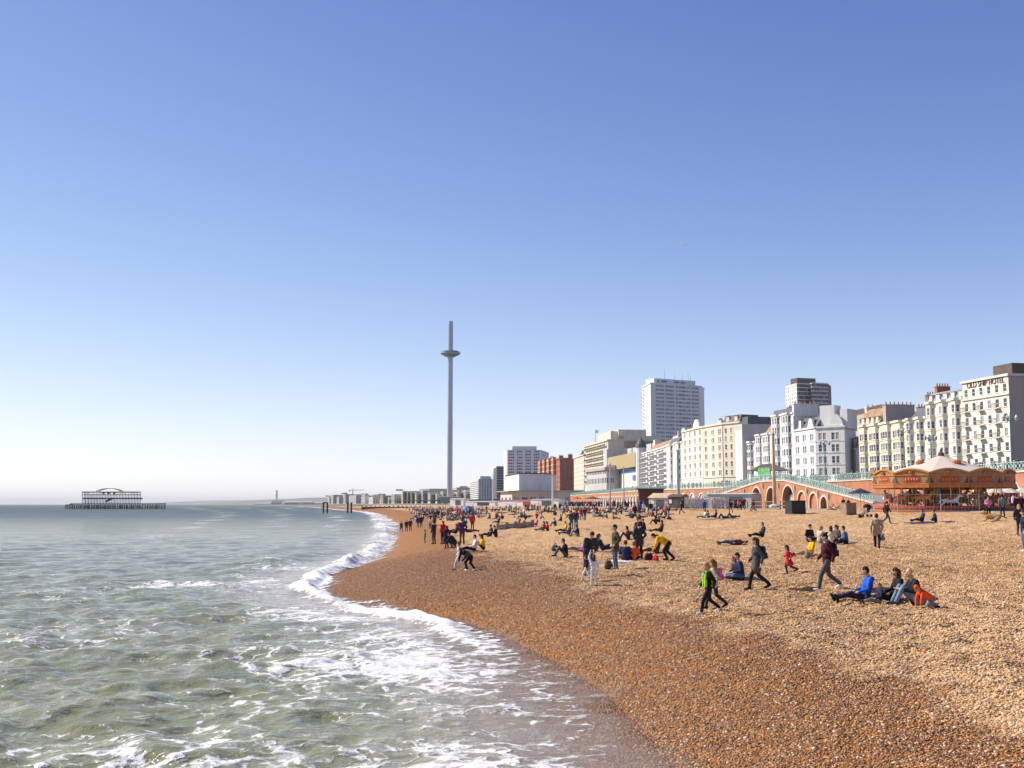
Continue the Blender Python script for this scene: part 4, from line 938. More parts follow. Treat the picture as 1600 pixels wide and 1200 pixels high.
# dark red kiosk front against the wall
k0 = at(1002, 780, 300); o = thing('dark_red_stall', 'dark maroon boarded stall front against the terracotta wall', 'stall', (k0.x+1, 300, ZP)); mb = MB().mat(mat('maroon', (.12, .03, .03), .7)); mb.box((1.5, 0, 2.3), (6.4, 3, 4.6)); mb.build('body', o); MB().mat(IRON).box((1.2, -.6, 4.75), (7.4, 4, .25)).build('roof', o)

# ------------------------------------------------------------------ lamp posts and masts
def lamp(px, base, top, d, label, m=None, arms=2):
    m = m or mat('lamp_green', (.16, .25, .22), .5); b = at(px, base, d); h = zat(top, d, px)-b.z; o = thing('street_lamp', label, 'street lamp', b, group='ornate lamps along the road')
    MB().mat(m).lathe((0, 0, 0), [(.42, 0), (.42, .6), (.3, .8), (.24, 1.6), (.14, 1.8), (.11, h*.6), (.08, h-.4), (.03, h)], 10).build('column', o)
    ar = MB().mat(m)
    for q in (-1, 1): ar.tube((0, 0, h*.86), (q*.9, 0, h*.95), .06, .05, 6); ar.tube((0, 0, h*.93), (0, q*.9, h*.97), .06, .05, 6)
    ar.build('arms', o)
    for q in ((-.95, 0), (.95, 0), (0, .95)): MB().mat(mat('lamp_glass', (.55, .55, .50), .3)).lathe((q[0], q[1], h*.86), [(.06, 0), (.24, .12), (.3, .6), (.12, .85), (.03, 1.0)], 8).build('lantern', o)
lamp(1414, 742, 667, 200, 'dark ornate lamp post in front of the cream terrace hotel'); lamp(1582, 740, 645, 165, 'tall lamp post beside the lettered hotel at right edge'); lamp(1290, 745, 688, 240, 'lamp post in front of the gabled white hotel'); lamp(1456, 738, 680, 205, 'lamp post rising behind the carousel roof')
def mast(px, base, top, d, label, m, r=.16):
    b = at(px, base, d); h = zat(top, d, px)-b.z; o = thing('mast', label, 'mast', b); MB().mat(m).tube((0, 0, 0), (0, 0, h), r, r*.7, 8).build('pole', o); MB().mat(CONC).lathe((0, 0, 0), [(r*3, 0), (r*3, .3), (r*1.5, .5)], 8).build('foot', o); MB().mat(STEEL).lathe((0, 0, h), [(r, 0), (r*1.2, .1), (r*.3, .4)], 8).build('cap', o); return o
mast(1210.5, 793, 680, 175, 'tall bare wooden mast in front of the arcade ramp', TAN, .30); mast(863.5, 793, 745, 330, 'white mast by the terrace cafe', WHITEP, .26); mast(953.5, 793, 726, 300, 'grey mast in front of the conference hall banner', STEEL, .26); mast(975, 792, 731, 310, 'slim grey mast right of the banner mast', STEEL, .2); mast(1060, 780, 705, 265, 'turquoise based mast beside the brown shed', TURQ, .4); mast(770, 793, 742, 640, 'thin white mast left of the terrace cafe', WHITEP, .3)

# ------------------------------------------------------------------ carousel
def make_horse():
    pr = [((-.55, 0, .0), .26, (.1, 0, -.02), .27), ((.1, 0, -.02), .27, (.5, 0, .06), .27), ((.5, 0, .1), .2, (.85, 0, .55), .14), ((.85, 0, .58), .13, (1.15, 0, .42), .08), ((.84, .06, .68), .04, (.82, .07, .8), .015), ((.84, -.06, .68), .04, (.82, -.07, .8), .015)]
    for s_ in (-1, 1):
        pr += [((.5, s_*.14, -.1), .12, (.85, s_*.15, -.3), .07), ((.85, s_*.15, -.3), .06, (.7, s_*.15, -.62), .045), ((-.6, s_*.14, -.05), .15, (-.85, s_*.15, -.4), .08), ((-.85, s_*.15, -.4), .065, (-1.15, s_*.15, -.66), .045)]
    pr += [((-.78, 0, .12), .08, (-1.1, 0, -.05), .07), ((-1.1, 0, -.05), .08, (-1.25, 0, -.45), .03)]
    return pr
def capsule(mb, a, ra, b, rb, n=9):
    a, b = Vector(a), Vector(b); d = b-a; L = d.length; X = d/L if L > 1e-6 else Vector((0, 0, 1)); up = Vector((0, 0, 1)) if abs(X.z) < .9 else Vector((1, 0, 0)); Y_ = up.cross(X).normalized(); Z_ = X.cross(Y_)
    rings = [(a-X*ra*.98, ra*.12), (a-X*ra*.75, ra*.66), (a-X*ra*.35, ra*.93), (a, ra), (b, rb), (b+X*rb*.35, rb*.93), (b+X*rb*.75, rb*.66), (b+X*rb*.98, rb*.12)]
    vs = [p+Y_*(r*math.cos(2*math.pi*i/n))+Z_*(r*math.sin(2*math.pi*i/n)) for p, r in rings for i in range(n)]
    k = len(rings); fs = [(j*n+i, j*n+(i+1) % n, (j+1)*n+(i+1) % n, (j+1)*n+i) for j in range(k-1) for i in range(n)]
    fs += [tuple(range(n-1, -1, -1)), tuple((k-1)*n+i for i in range(n))]; mb.add(vs, fs)
WORK = bpy.data.scenes.new('workbench')        # modelling scratch scene, removed at the end
def remeshed(prims, voxel, faces):
    mb = MB()
    for a, ra, b, rb in prims: capsule(mb, a, ra, b, rb)
    me = mb.mesh('tmp'); ob = bpy.data.objects.new('tmp', me); WORK.collection.objects.link(ob); vl = WORK.view_layers[0]
    r = ob.modifiers.new('r', 'REMESH'); r.mode = 'VOXEL'; r.voxel_size = voxel
    s_ = ob.modifiers.new('s', 'SMOOTH'); s_.factor = .5; s_.iterations = 2
    vl.update(); dg = vl.depsgraph; n = len(ob.evaluated_get(dg).data.polygons)*2
    dc = ob.modifiers.new('d', 'DECIMATE'); dc.ratio = min(1, faces/max(n, 1))
    vl.update(); dg = vl.depsgraph; out = bpy.data.meshes.new_from_object(ob.evaluated_get(dg)); bpy.data.objects.remove(ob); bpy.data.meshes.remove(me); return out
OR = mat('carousel_orange', (.46, .14, .035), .45, .25, 3); GD = mat('carousel_gold', (.50, .23, .035), .4, .25, 3); RED = mat('carousel_red', (.42, .06, .03), .45, .2, 3); CANV = mat('canvas_white', (.62, .52, .42), .8, .08, .5); CRM = mat('carousel_cream', (.36, .18, .075), .5, .35, 2); DK = mat('carousel_dark', (.10, .045, .03), .6, .3, 2)
cp = at(1474, 805, 124); cz = float(beach_z(cp.x, 118)); car = thing('carousel', 'ornate orange and gold fairground carousel with white canvas top', 'carousel', (cp.x, 124, cz)); RC = 7.35
MB().mat(DK).lathe((0, 0, -.4), [(7.0, 0), (7.0, .75)], 40).mat(RED).lathe((0, 0, .35), [(6.9, 0), (6.9, .25), (6.6, .25)], 40).build('platform', car)
st = MB().mat(OR).lathe((0, 0, 0), [(7.25, -.4), (7.25, .12), (6.95, .12)], 40); st.mat(CRM).lathe((0, 0, .12), [(7.12, 0), (7.12, .06), (6.9, .06)], 40); st.build('step', car)
MB().mat(DK).lathe((0, 0, .4), [(1.9, 0), (1.9, 2.6)], 16).build('centre_drum', car)
for k in range(16):
    a = 2*math.pi*k/16+.196; MB().mat((GD, OR, WHITEP, RED)[k % 4]).box((1.92*math.cos(a), 1.92*math.sin(a), 1.75), (.08, .52, 2.0), a).build('drum_panel', car)
MB().mat(DK).lathe((0, 0, 2.85), [(7.0, 0), (7.0, .12), (2, .3)], 24).build('ceiling', car)
NB = 12
for k in range(NB):                # rounding boards with scalloped crests
    a0, a1 = 2*math.pi*k/NB, 2*math.pi*(k+1)/NB; A = Vector((RC*math.cos(a0), RC*math.sin(a0), 0)); Bq = Vector((RC*math.cos(a1), RC*math.sin(a1), 0)); n = (A+Bq).normalized()
    P = lambda t, z, o=0: A.lerp(Bq, t)+n*o+Vector((0, 0, z))
    cr = lambda t: 4.0+.42*math.sin(math.pi*t)
    mb = MB().mat(CRM); m_ = 10
    for j in range(m_):
        t0, t1 = j/m_, (j+1)/m_; mb.quad(P(t0, 2.6), P(t1, 2.6), P(t1, cr(t1)), P(t0, cr(t0))); mb.quad(P(t1, 2.6, -.1), P(t0, 2.6, -.1), P(t0, cr(t0), -.1), P(t1, cr(t1), -.1))
    bd = mb.build('rounding_board', car)
    tr = MB().mat(GD)
    for j in range(m_): tr.beam(P(j/m_, cr(j/m_), .05), P((j+1)/m_, cr((j+1)/m_), .05), .22, .16)
    tr.mat(OR); tr.beam(P(0, 2.63, .06), P(1, 2.63, .06), .2, .32); tr.mat(GD).beam(P(0, 2.87, .05), P(1, 2.87, .05), .16, .08); tr.beam(P(0, 3.77, .04), P(1, 3.77, .04), .12, .07); tr.build('gilded_trim', bd)
    pn = MB().mat(RED); pn.add([P(.22, 3.0, .03), P(.78, 3.0, .03), P(.70, 3.65, .03), P(.30, 3.65, .03)], ((0, 1, 2, 3),)); pn.mat(DK); pn.add([P(.02, 2.95, .03), P(.12, 2.95, .03), P(.02, 3.65, .03)], ((0, 1, 2),)); pn.add([P(.88, 2.95, .03), P(.98, 2.95, .03), P(.98, 3.65, .03)], ((0, 1, 2),)); pn.mat(GD)
    for t in (.34, .42, .5, .58, .66): pn.ell(P(t, 3.32, .04), (.12, .12, .16), 6, 4)
    pn.mat(OR); pn.ell(P(.5, 4.05, .06), (.35, .2, .16), 8, 4); pn.build('painted_panel', bd)
    tl = MB().mat(CANV); tp = Vector((0, 0, 6.1)); q0, q1 = P(0, 3.85, -.1), P(1, 3.85, -.1); qm0, qm1 = q0.lerp(tp, .5)+Vector((0, 0, -.16)), q1.lerp(tp, .5)+Vector((0, 0, -.16))
    tl.quad(q0, q1, qm1, qm0); tl.quad(qm0, qm1, tp+(qm1-tp)*.04, tp+(qm0-tp)*.04); tl.build('canvas_panel', car)
    if k % 3 == 0: c = (q0+q1)/2; c = c.lerp(tp, .62); MB().mat(OR).ell(c+Vector((0, 0, -.04)), (.5, .5, .3), 10, 5).build('canvas_crest', car)
MB().mat(BROWN).lathe((0, 0, 5.95), [(.4, 0), (.34, .35), (.15, .5), (.1, .8)], 8).build('finial', car)
hm = remeshed(make_horse(), .035, 700); hm.polygons.foreach_set('use_smooth', [True]*len(hm.polygons))
poles = MB().mat(mat('brass', (.7, .5, .2), .3, .1, metal=.8)).tube((0, 0, 0), (0, 0, 2.5), .045, None, 6).mesh('pole'); sd = MB().mat(RED); sd.box((-.05, 0, .2), (.5, .62, .22)); sd.mat(GD).box((-.3, 0, .32), (.1, .5, .2)); sdm = sd.mesh('saddle')
hmats = [CRM, GD, WHITEP, CRM]
for row, (rr_, n) in enumerate(((5.9, 14), (4.4, 11))):
    for k in range(n):
        a = 2*math.pi*(k+.3*row)/n; z = 1.35+.25*math.sin(k*2.4+row); p = Vector((rr_*math.cos(a), rr_*math.sin(a), z))
        me2 = hm if (k+row) % 4 == 0 else None
        key = f'horse{(k+row)%4}'
        if key not in _wm: c_ = hm.copy(); c_.materials.clear(); c_.materials.append(hmats[(k+row) % 4]); _wm[key] = c_
        h_ = link('horse', _wm[key], car, p, a+math.pi/2); link('saddle', sdm, h_); link('pole', poles, car, (p.x, p.y, .45))
for k in range(6):                  # bevelled mirrors and lights under the canopy
    a = 2*math.pi*(k+.5)/6; MB().mat(GD).box((3.0*math.cos(a), 3.0*math.sin(a), 2.5), (.3, 2.4, .4), a).build('inner_cresting', car)
MB().mat(WHITEP).build
# carousel fence
fy = 116.0; fz = lambda x: float(beach_z(x, fy))
fr = thing('carousel_fence', 'galvanised steel crowd fence in front of the carousel', 'fence', (xat(1350, fy), fy, fz(xat(1350, fy)))); x0 = xat(1350, fy); xs_ = [x0, xat(1403, fy), xat(1470, fy), xat(1530, fy)]
for k, x in enumerate(xs_): MB().mat(STEEL).tube((x-x0, 0, -.1), (x-x0, 0, 2.0), .05, None, 8).build('post', fr)
for a, b in zip(xs_[:-1], xs_[1:]):
    pn = MB().mat(STEEL)
    for z in (.25, 1.95): pn.tube((a-x0+.06, 0, z), (b-x0-.06, 0, z), .03, None, 6)
    n = int((b-a)/.35)
    for j in range(1, n): pn.tube((a-x0+(b-a)*j/n, 0, .25), (a-x0+(b-a)*j/n, 0, 1.95), .008, None, 4)
    pn.build('fence_panel', fr)

# ------------------------------------------------------------------ promenade clutter
def shed(name, label, px, base, d, w, dp, h, wall, roofm, rh=.8, cat='shed', doorm=None, rz=-38):
    b = at(px, base, d); o = thing(name, label, cat, (b.x, d, ZP+.06), R(rz)); MB().mat(wall).box((0, 0, h/2), (w, dp, h)).build('body', o)
    mb = MB().mat(roofm); y0 = dp/2+.25; x0_ = w/2+.25
    mb.add([(-x0_, -y0, h), (x0_, -y0, h), (x0_, y0, h), (-x0_, y0, h), (-x0_, 0, h+rh), (x0_, 0, h+rh)], ((0, 1, 5, 4), (2, 3, 4, 5), (0, 4, 3), (1, 2, 5), (3, 2, 1, 0))); mb.build('roof', o)
    MB().mat(doorm or GL[1]).box((w*.1, -dp/2-.02, h*.45), (w*.4, .08, h*.7)).build('door', o); MB().mat(WHITEP).box((-w*.32, -dp/2-.03, h*.6), (w*.22, .08, h*.35)).build('window', o); return o
shed('beach_shed', 'white shed with tan pitched roof at back of the beach', 1037, 793, 215, 4.0, 4, 1.9, GREYW, TAN, .9); shed('brown_shed', 'small brown shed with dark overhanging roof by the cafe terrace', 1060, 793, 205, 2.6, 2.6, 2.0, mat('shed_brown', (.16, .10, .07), .8), BROWN, .5)
shed('cafe_hut', 'long grey cafe hut with flat roof behind the terrace', 1148, 792, 205, 8.5, 4, 2.5, CONC, CONC, .2, 'hut'); shed('white_cabin', 'long white cabin with red and white stripe across the back beach', 832, 793, 430, 30, 4, 2.1, WHITEP, RED, .3, 'cabin', RED); shed('white_booth', 'plain white booth right of the observation tower foot', 718, 794, 520, 8, 4, 3.2, WHITEP, WHITEP, .2, 'booth'); shed('low_white_cabin', 'low white cabin with dark window strip right of the blue tent', 755, 794, 480, 16, 4, 1.9, WHITEP, WHITEP, .2, 'cabin', GL[0])
shed('grey_cabin', 'pale grey hoarding cabin beside the white mast', 856, 794, 400, 12, 4, 2.4, WHITEP, GREYW, .2, 'cabin')
# low fence of posts and rails along the promenade edge
ff = thing('promenade_fence', 'low brown post and rail fence along the promenade edge', 'fence', (float(x_prom(168))+.3, 168, ZP+.06)); yq = np.arange(168, 250, 2.4)
fp_ = MB().mat(WOOD).box((0, 0, .6), (.12, .12, 1.2)).mesh('post')
for a, b in zip(yq[:-1], yq[1:]):
    q = lambda y: Vector((float(x_prom(y))-float(x_prom(168)), y-168, 0)); link('post', fp_, ff, q(a))
    mb = MB().mat(WOOD)
    for z in (.5, 1.1): mb.beam(q(a)+Vector((0, 0, z)), q(b)+Vector((0, 0, z)), .05, .12)
    mb.build('rail', ff)
def crate(name, label, px, py, w, h, m, cat):
    g = ground(px, py); o = thing(name, label, cat, g, .25); mb = MB().mat(m); mb.box((0, 0, h/2), (w, w*.9, h)); mb.build('body', o); tm_ = MB().mat(m)
    for q in (-1, 1): tm_.box((q*w*.46, -w*.46, h/2), (.1, .06, h)); tm_.box((0, -w*.46, h/2+q*h*.45), (w, .05, .09))
    tm_.build('edge_frame', o); MB().mat(m).box((0, 0, h+.03), (w*1.05, w*.95, .07)).build('lid', o)
crate('black_bin_store', 'large black box standing alone on shingle before the arches', 1243, 803, 1.75, 1.45, mat('black_plastic', (.018, .018, .02), .5), 'box'); crate('wooden_bin', 'brown slatted litter bin left of the carousel fence', 1326, 804, 1.15, 1.15, WOOD, 'bin')
# glazed cafe terrace screens
gy = 182; o = thing('cafe_screen', 'row of glass windbreak screens round the cafe terrace', 'screen', (xat(1070, gy), gy, ZP+.06)); xa, xb = 0, xat(1139, gy)-xat(1070, gy)
gm, nt, b = new_mat('clear_glass'); b.inputs['Base Color'].default_value = (.75, .8, .8, 1); b.inputs['Roughness'].default_value = .05; b.inputs['Alpha'].default_value = .28
for k in range(7):
    x = xa+(xb-xa)*k/6; MB().mat(STEEL).box((x, 0, .95), (.09, .09, 1.9)).build('post', o)
    if k < 6: MB().mat(gm).box((x+(xb-xa)/12, 0, 1.0), ((xb-xa)/6-.12, .02, 1.6)).build('pane', o); MB().mat(STEEL).box((x+(xb-xa)/12, 0, 1.86), ((xb-xa)/6-.1, .06, .06)).build('rail', o)
def tent(px, base, d, w, h, m, label):
    b = at(px, base, d); z = max(float(beach_z(b.x, d)), 0); o = thing('beach_tent', label, 'tent', (b.x, d, z)); n = 12
    mb = MB().mat(m); mb.lathe((0, 0, 0), [(w/2, 0), (w/2*.97, h*.45), (w/2*.75, h*.78), (w/2*.35, h*.95), (.05, h)], n); mb.build('canopy', o, smooth=False); MB().mat(IRON).box((0, -w/2*.95, h*.25), (w*.3, .15, h*.5)).build('opening', o)
tent(731, 799, 300, 3.6, 2.1, mat('tent_blue', (.05, .19, .38), .6), 'blue beach tent among the crowd right of the tower foot')
def parasol(px, base, d, r, m, label, z=None, group='cafe parasols'):
    b = at(px, base, d); o = thing('parasol', label, 'parasol', (b.x, d, ZP+.06 if z is None else z), group=group); MB().mat(STEEL).tube((0, 0, 0), (0, 0, 2.5), .04, None, 6).build('pole', o); MB().mat(CONC).lathe((0, 0, 0), [(.3, 0), (.3, .08), (.06, .12)], 8).build('base', o)
    MB().mat(m).lathe((0, 0, 2.0), [(r, 0), (r*.55, .3), (.08, .62), (.02, .7)], 8).build('canopy', o)
for px, lab in ((1556, 'pale parasol right of the carousel, nearest the carousel'), (1578, 'pale parasol at right edge, second from the carousel'), (1598, 'pale parasol cut by the right edge of the picture')): parasol(px, 796, 132, 1.5, CANV, lab)
parasol(1345, 798, 140, 1.7, mat('navy_canvas', (.02, .025, .05), .8), 'dark navy parasol left of the carousel fence'); parasol(901, 793, 290, 1.6, OR, 'orange parasol in front of the painted arches'); parasol(926, 793, 280, 2.4, BROWN, 'dark brown parasol over the cafe tables')
def deckchair(px, py, label, rz):
    g = ground(px, py); o = thing('deck_chair', label, 'deck chair', (g.x, g.y, g.z), rz, 'deck chairs by the fence')
    for s_ in (-.3, .3):
        MB().mat(WOOD).beam((-.55, s_, .95), (.5, s_, .05), .04, .05).build('side_rail', o); MB().mat(WOOD).beam((-.45, s_, .05), (.55, s_, .5), .04, .05).build('side_rail', o)
    MB().mat(TAN).add([(-.5, -.27, .9), (-.5, .27, .9), (-.1, .27, .42), (-.1, -.27, .42), (.45, .27, .4), (.45, -.27, .4)], ((0, 1, 2, 3), (3, 2, 4, 5))).build('sling', o)
deckchair(1301, 797.5, 'tan deck chair nearest the black box, left of a pair', math.pi); deckchair(1311, 797.5, 'tan deck chair right of a pair by the fence', math.pi)
# wooden groyne on the shingle
g0, g1 = ground(778, 828), ground(832, 822); gr = thing('groyne', 'short weathered timber groyne half buried in the shingle', 'groyne', g0); dv = g1-g0
PALEW = mat('pale_timber', (.40, .31, .21), .85, .3, 3, bump=.4)
for k in range(5): q = dv*(k/4); MB().mat(PALEW).box((q.x, q.y, q.z+.15), (.34, .34, 1.1)).build('post', gr)
for k in range(4):
    a, b = dv*(k/4), dv*((k+1)/4)
    for j in range(2): MB().mat(PALEW).beam(a+Vector((0, .05, .1+.28*j)), b+Vector((0, .05, .1+.28*j)), .12, .26).build('plank', gr)
# far groyne running into the sea
g0 = ground(640, 797.5); gf = thing('far_groyne', 'dark groyne running from the far beach into the sea', 'groyne', (xat(563, 760), 760, 0)); x1 = xat(655, 760)-xat(563, 760)
MB().mat(mat('tarred_wood', (.05, .04, .035), .8)).box((x1/2, 10, .9), (x1, 2.4, 3.2)).build('wall', gf)
for k in range(14): MB().mat(BROWN).box((x1*k/13, 8.6, 1.2), (.6, .5, 4)).build('pile', gf)

# ------------------------------------------------------------------ observation tower
D = 985; bx_ = xat(702.5, D); tw = thing('observation_tower', 'very tall slim observation tower with ring shaped glass pod', 'tower', (bx_, D, 5)); zt = zat(502, D); sk = mat('tower_steel', (.36, .39, .45), .4, .08, .05, metal=.3)
mb = MB().mat(sk); H = zt-5; mb.lathe((0, 0, 0), [(2.35, 0), (2.35, H*.45), (2.2, H*.46), (2.2, H*.985), (1.9, H*.987), (1.9, H)], 28); mb.build('shaft', tw, smooth=False)
zp = zat(552.5, D)-5; pg = glass('pod_glass', (.10, .16, .18), .12); MB().mat(pg).lathe((0, 0, zp), [(2.6, -2.6), (5, -2.4), (7.6, -1.2), (8.8, .2), (8.4, 1.3), (6.2, 2.3), (2.6, 2.5)], 32).build('pod', tw, smooth=True)
pr = MB().mat(sk); pr.lathe((0, 0, zp), [(8.6, -.35), (9.0, -.2), (9.0, .35), (8.6, .45)], 32); pr.lathe((0, 0, zp-2.7), [(2.9, -.7), (4.6, 0), (2.6, .4)], 24); pr.build('pod_ring', tw)
for k in range(12):
    a = 2*math.pi*k/12; MB().mat(sk).beam((2.5*math.cos(a), 2.5*math.sin(a), zp+2.55), (8.5*math.cos(a), 8.5*math.sin(a), zp+1.35), .22, .22).build('pod_rib', tw)
mb = MB().mat(pg); mb.box((0, 0, 3), (16, 12, 5)); mb.mat(WHITEP).box((0, 0, 5.7), (19, 14, .6)); mb.build('base_pavilion', tw)

# ------------------------------------------------------------------ ruined pier
D = 1010; ox = xat(102, D); PW = xat(258, D)-ox; rust = mat('rusted_iron', (.045, .035, .035), .7, .3, .3); rp_ = thing('ruined_pier', 'rusting iron skeleton of a ruined pier standing out at sea', 'pier', (ox, D, 0)); sc_ = D/FPX
X_ = lambda zx: (zx/1600*220+80-102)*sc_; Z_ = lambda zy: zat(740+zy/509*70, D)
for k, zx in enumerate(np.linspace(165, 1275, 44)):
    dk_ = zx > 300 and zx < 1000
    for row in range(3 if dk_ else 2):
        w_ = random.uniform(.25, .42); x = X_(zx)+random.uniform(-.5, .5); MB().mat(rust).tube((x, row*4, -2), (x+random.uniform(-.3, .3), row*4, Z_(355)), w_, w_*.9, 6).build('pile', rp_)
mb = MB().mat(rust); mb.box(((X_(220)+X_(1265))/2, 4, Z_(345)), (X_(1265)-X_(220), 10, 1.0)); mb.build('deck', rp_); MB().mat(rust).beam((X_(165), 0, Z_(357)), (X_(240), 0, Z_(350)), 1, .7).build('broken_deck', rp_)
br = MB().mat(rust)
for k in range(21):
    a = 200+k*50; br.beam((X_(a), 0, Z_(360)), (X_(a+50), 0, Z_(400)), .25, .25); br.beam((X_(a+50), 0, Z_(360)), (X_(a), 0, Z_(400)), .25, .25)
structure(br.build('bracing', rp_), 'stuff')
for row in range(3):
    y = row*4
    for zx in np.linspace(352, 975, 19): x = X_(zx); zt_ = Z_(205+random.uniform(0, 25)); MB().mat(rust).tube((x, y, Z_(345)), (x, y, zt_), .30, .24, 5).build('column', rp_)
    for zy, t_ in ((282, 1.2), (240, .5), (210, .9)):
        a_, b_ = (350, 1000) if zy == 282 else (340, 975); MB().mat(rust).beam((X_(a_), y, Z_(zy)), (X_(b_), y, Z_(zy)), .4, t_).build('girder', rp_)
    for c_ in range(3): pass
    pts = [(500+280*t, 205-36*math.sin(math.pi*t)**.6) for t in np.linspace(0, 1, 15)]; am = MB().mat(rust)
    for (a_, z_), (b_, w_) in zip(pts[:-1], pts[1:]): am.beam((X_(a_), y, Z_(z_)), (X_(b_), y, Z_(w_)), .35, .35)
    am.build('roof_arch', rp_)
for zx in np.linspace(520, 760, 9):
    t = (zx-500)/280; MB().mat(rust).beam((X_(zx), 0, Z_(205-36*math.sin(math.pi*t)**.6)), (X_(zx), 8, Z_(205-36*math.sin(math.pi*t)**.6)), .25, .25).build('roof_rib', rp_)
MB().mat(rust).beam((X_(605), 2, Z_(318)), (X_(680), 2, Z_(282)), .8, 1.6).build('fallen_girder', rp_)
for px in (585, 640, 705): MB().mat(rust).add([(X_(px-22), 1, Z_(205)), (X_(px+22), 1, Z_(205)), (X_(px), 1, Z_(240)), (X_(px-22), 1.6, Z_(205)), (X_(px+22), 1.6, Z_(205)), (X_(px), 1.6, Z_(240))], ((0, 2, 1), (3, 4, 5), (0, 1, 4, 3), (1, 2, 5, 4), (2, 0, 3, 5))).build('hanging_bracket', rp_)
# iron columns left standing nearer the shore
def colpair(px0, px1, d, label, beam):
    a, b = xat(px0, d), xat(px1, d); o = thing('pier_column_pair', label, 'pier remains', (a, d, 0), group='iron column pairs in the sea'); zt_ = zat(786.5, d); w = 1.0
    for x in (0, b-a): MB().mat(rust).tube((x, 0, -2), (x, 0, zt_), .45, .42, 8).build('column', o); MB().mat(rust).lathe((x, 0, zt_), [(.6, 0), (.6, .4), (.4, .5)], 8).build('column_head', o)
    if beam: MB().mat(rust).beam((0, 0, zt_+.3), (b-a, 0, zt_+.3), .6, .6).build('crossbeam', o)
colpair(505.5, 511.5, 560, 'pair of dark iron columns joined by a beam, left of two pairs', True); colpair(543.5, 549, 560, 'pair of dark iron columns without beam, nearer the beach', False)
# tower crane over the far town, power station chimney
D = 2150; o = thing('tower_crane', 'thin tower crane over the far end of the town', 'crane', (xat(551, D), D, 5)); h_ = zat(766, D)-5; yl = mat('crane_grey', (.35, .33, .30), .5); MB().mat(yl).box((0, 0, h_/2), (1.4, 1.4, h_)).build('mast', o); MB().mat(yl).beam((-7, 0, h_), (22, 0, h_+.6), .9, .9).build('jib', o); MB().mat(CONC).box((-6, 0, h_-1), (3, 1.5, 2)).build('counterweight', o); MB().mat(yl).beam((0, 0, h_), (0, 0, h_+4), .8, .8).build('apex', o)
D = 6500; o = thing('power_station', 'slim chimney with low power station on the far shore', 'power station', (xat(432, D), D, 2)); ch = zat(766, D)-2; MB().mat(GREYW).lathe((0, 0, 0), [(6.5, 0), (5.5, ch)], 12).build('chimney', o); MB().mat(GREYW).box((8, 0, 12), (60, 40, 24)).build('turbine_hall', o); MB().mat(GREYW).box((20, 0, 6), (120, 40, 12)).build('annex', o)
for k, (px, w, h, lab) in enumerate(((455, 60, 8, 'long low white shed right of the power station'), (468, 90, 13, 'long pale warehouse on the far shore'), (412, 50, 6, 'low white shed left of the power station'), (490, 70, 8, 'low pinkish shed near the hills'))):
    o = thing('harbour_shed', lab, 'shed', (xat(px, 5200), 5200, 2)); MB().mat(WHITE if k < 3 else TANW).box((0, 0, h/2), (w*1.4, 30, h)).build('wall', o); MB().mat(GREYW).add([(-w*.7, -16, h), (w*.7, -16, h), (w*.7, 16, h), (-w*.7, 16, h), (-w*.7, 0, h+3), (w*.7, 0, h+3)], ((0, 1, 5, 4), (2, 3, 4, 5), (0, 4, 3), (1, 2, 5))).build('roof', o)
# vehicles on the upper road
def van(px, base, d, L, h, m, label):
    b = at(px, base, d); o = thing('parked_van', label, 'van', (b.x, d, ZR+.1), R(98)); w = 2.0
    prf = [(-L/2, .35), (L/2, .35), (L/2, .95), (L/2-.25, 1.05), (L/2-.95, h*.97), (L/2-1.2, h), (-L/2+.1, h), (-L/2, h-.15)]
    mb = MB().mat(m); n = len(prf); vs = [(x, -w/2, z) for x, z in prf]+[(x, w/2, z) for x, z in prf]; mb.add(vs, [tuple(range(n)), tuple(range(2*n-1, n-1, -1))]+[(i, n+i, n+(i+1) % n, (i+1) % n) for i in range(n)]); mb.build('body', o)
    for x in (-L*.32, L*.32):
        for y in (-w/2, w/2): MB().mat(IRON).tube((x, y-.1, .35), (x, y+.1, .35), .35, None, 12).build('wheel', o)
    for y in (-1, 1): MB().mat(GL[0]).box((L/2-1.35, y*(w/2+.005), h*.72), (.9, .02, h*.28)).build('side_window', o)
    MB().mat(GL[0]).beam((L/2-.3, 0, 1.1), (L/2-.93, 0, h*.94), w*.86, .04).build('windscreen', o)
van(1306, 742, 262, 5.5, 2.5, WHITEP, 'white van parked on the road above the ramp railings'); van(1278, 742, 268, 5.2, 2.2, mat('van_blue', (.03, .05, .18), .4), 'dark blue van parked beside the white van')
g = at(1200, 744, 236); o = thing('shelter', 'small shelter with dark pyramid roof on the ramp landing', 'shelter', (g.x, 236, ZR+.1)); MB().mat(mat('shelter_roof', (.16, .13, .11), .8)).add([(-4, -3, 2.6), (4, -3, 2.6), (4, 3, 2.6), (-4, 3, 2.6), (-1.2, 0, 4.0), (1.2, 0, 4.0)], ((0, 1, 5, 4), (1, 2, 5), (2, 3, 4, 5), (3, 0, 4), (3, 2, 1, 0))).build('roof', o)
for x in (-3.5, 0, 3.5):
    for y in (-2.6, 2.6): MB().mat(TURQ).tube((x, y, 0), (x, y, 2.6), .08, None, 6).build('post', o)
g = at(1194, 745, 222); o = thing('green_hoarding', 'bright green printed banner on the ramp landing railings', 'banner', (g.x, 222, ZR+.1), R(-82)); gp = mat('green_print', (.11, .36, .11), .6, .6, 1.6); MB().mat(gp).box((0, 0, 1.9), (6.4, .1, 1.8)).build('sheet', o)
for x in (-3.4, 3.4): MB().mat(STEEL).box((x, .1, 1.4), (.08, .08, 2.9)).build('post', o)
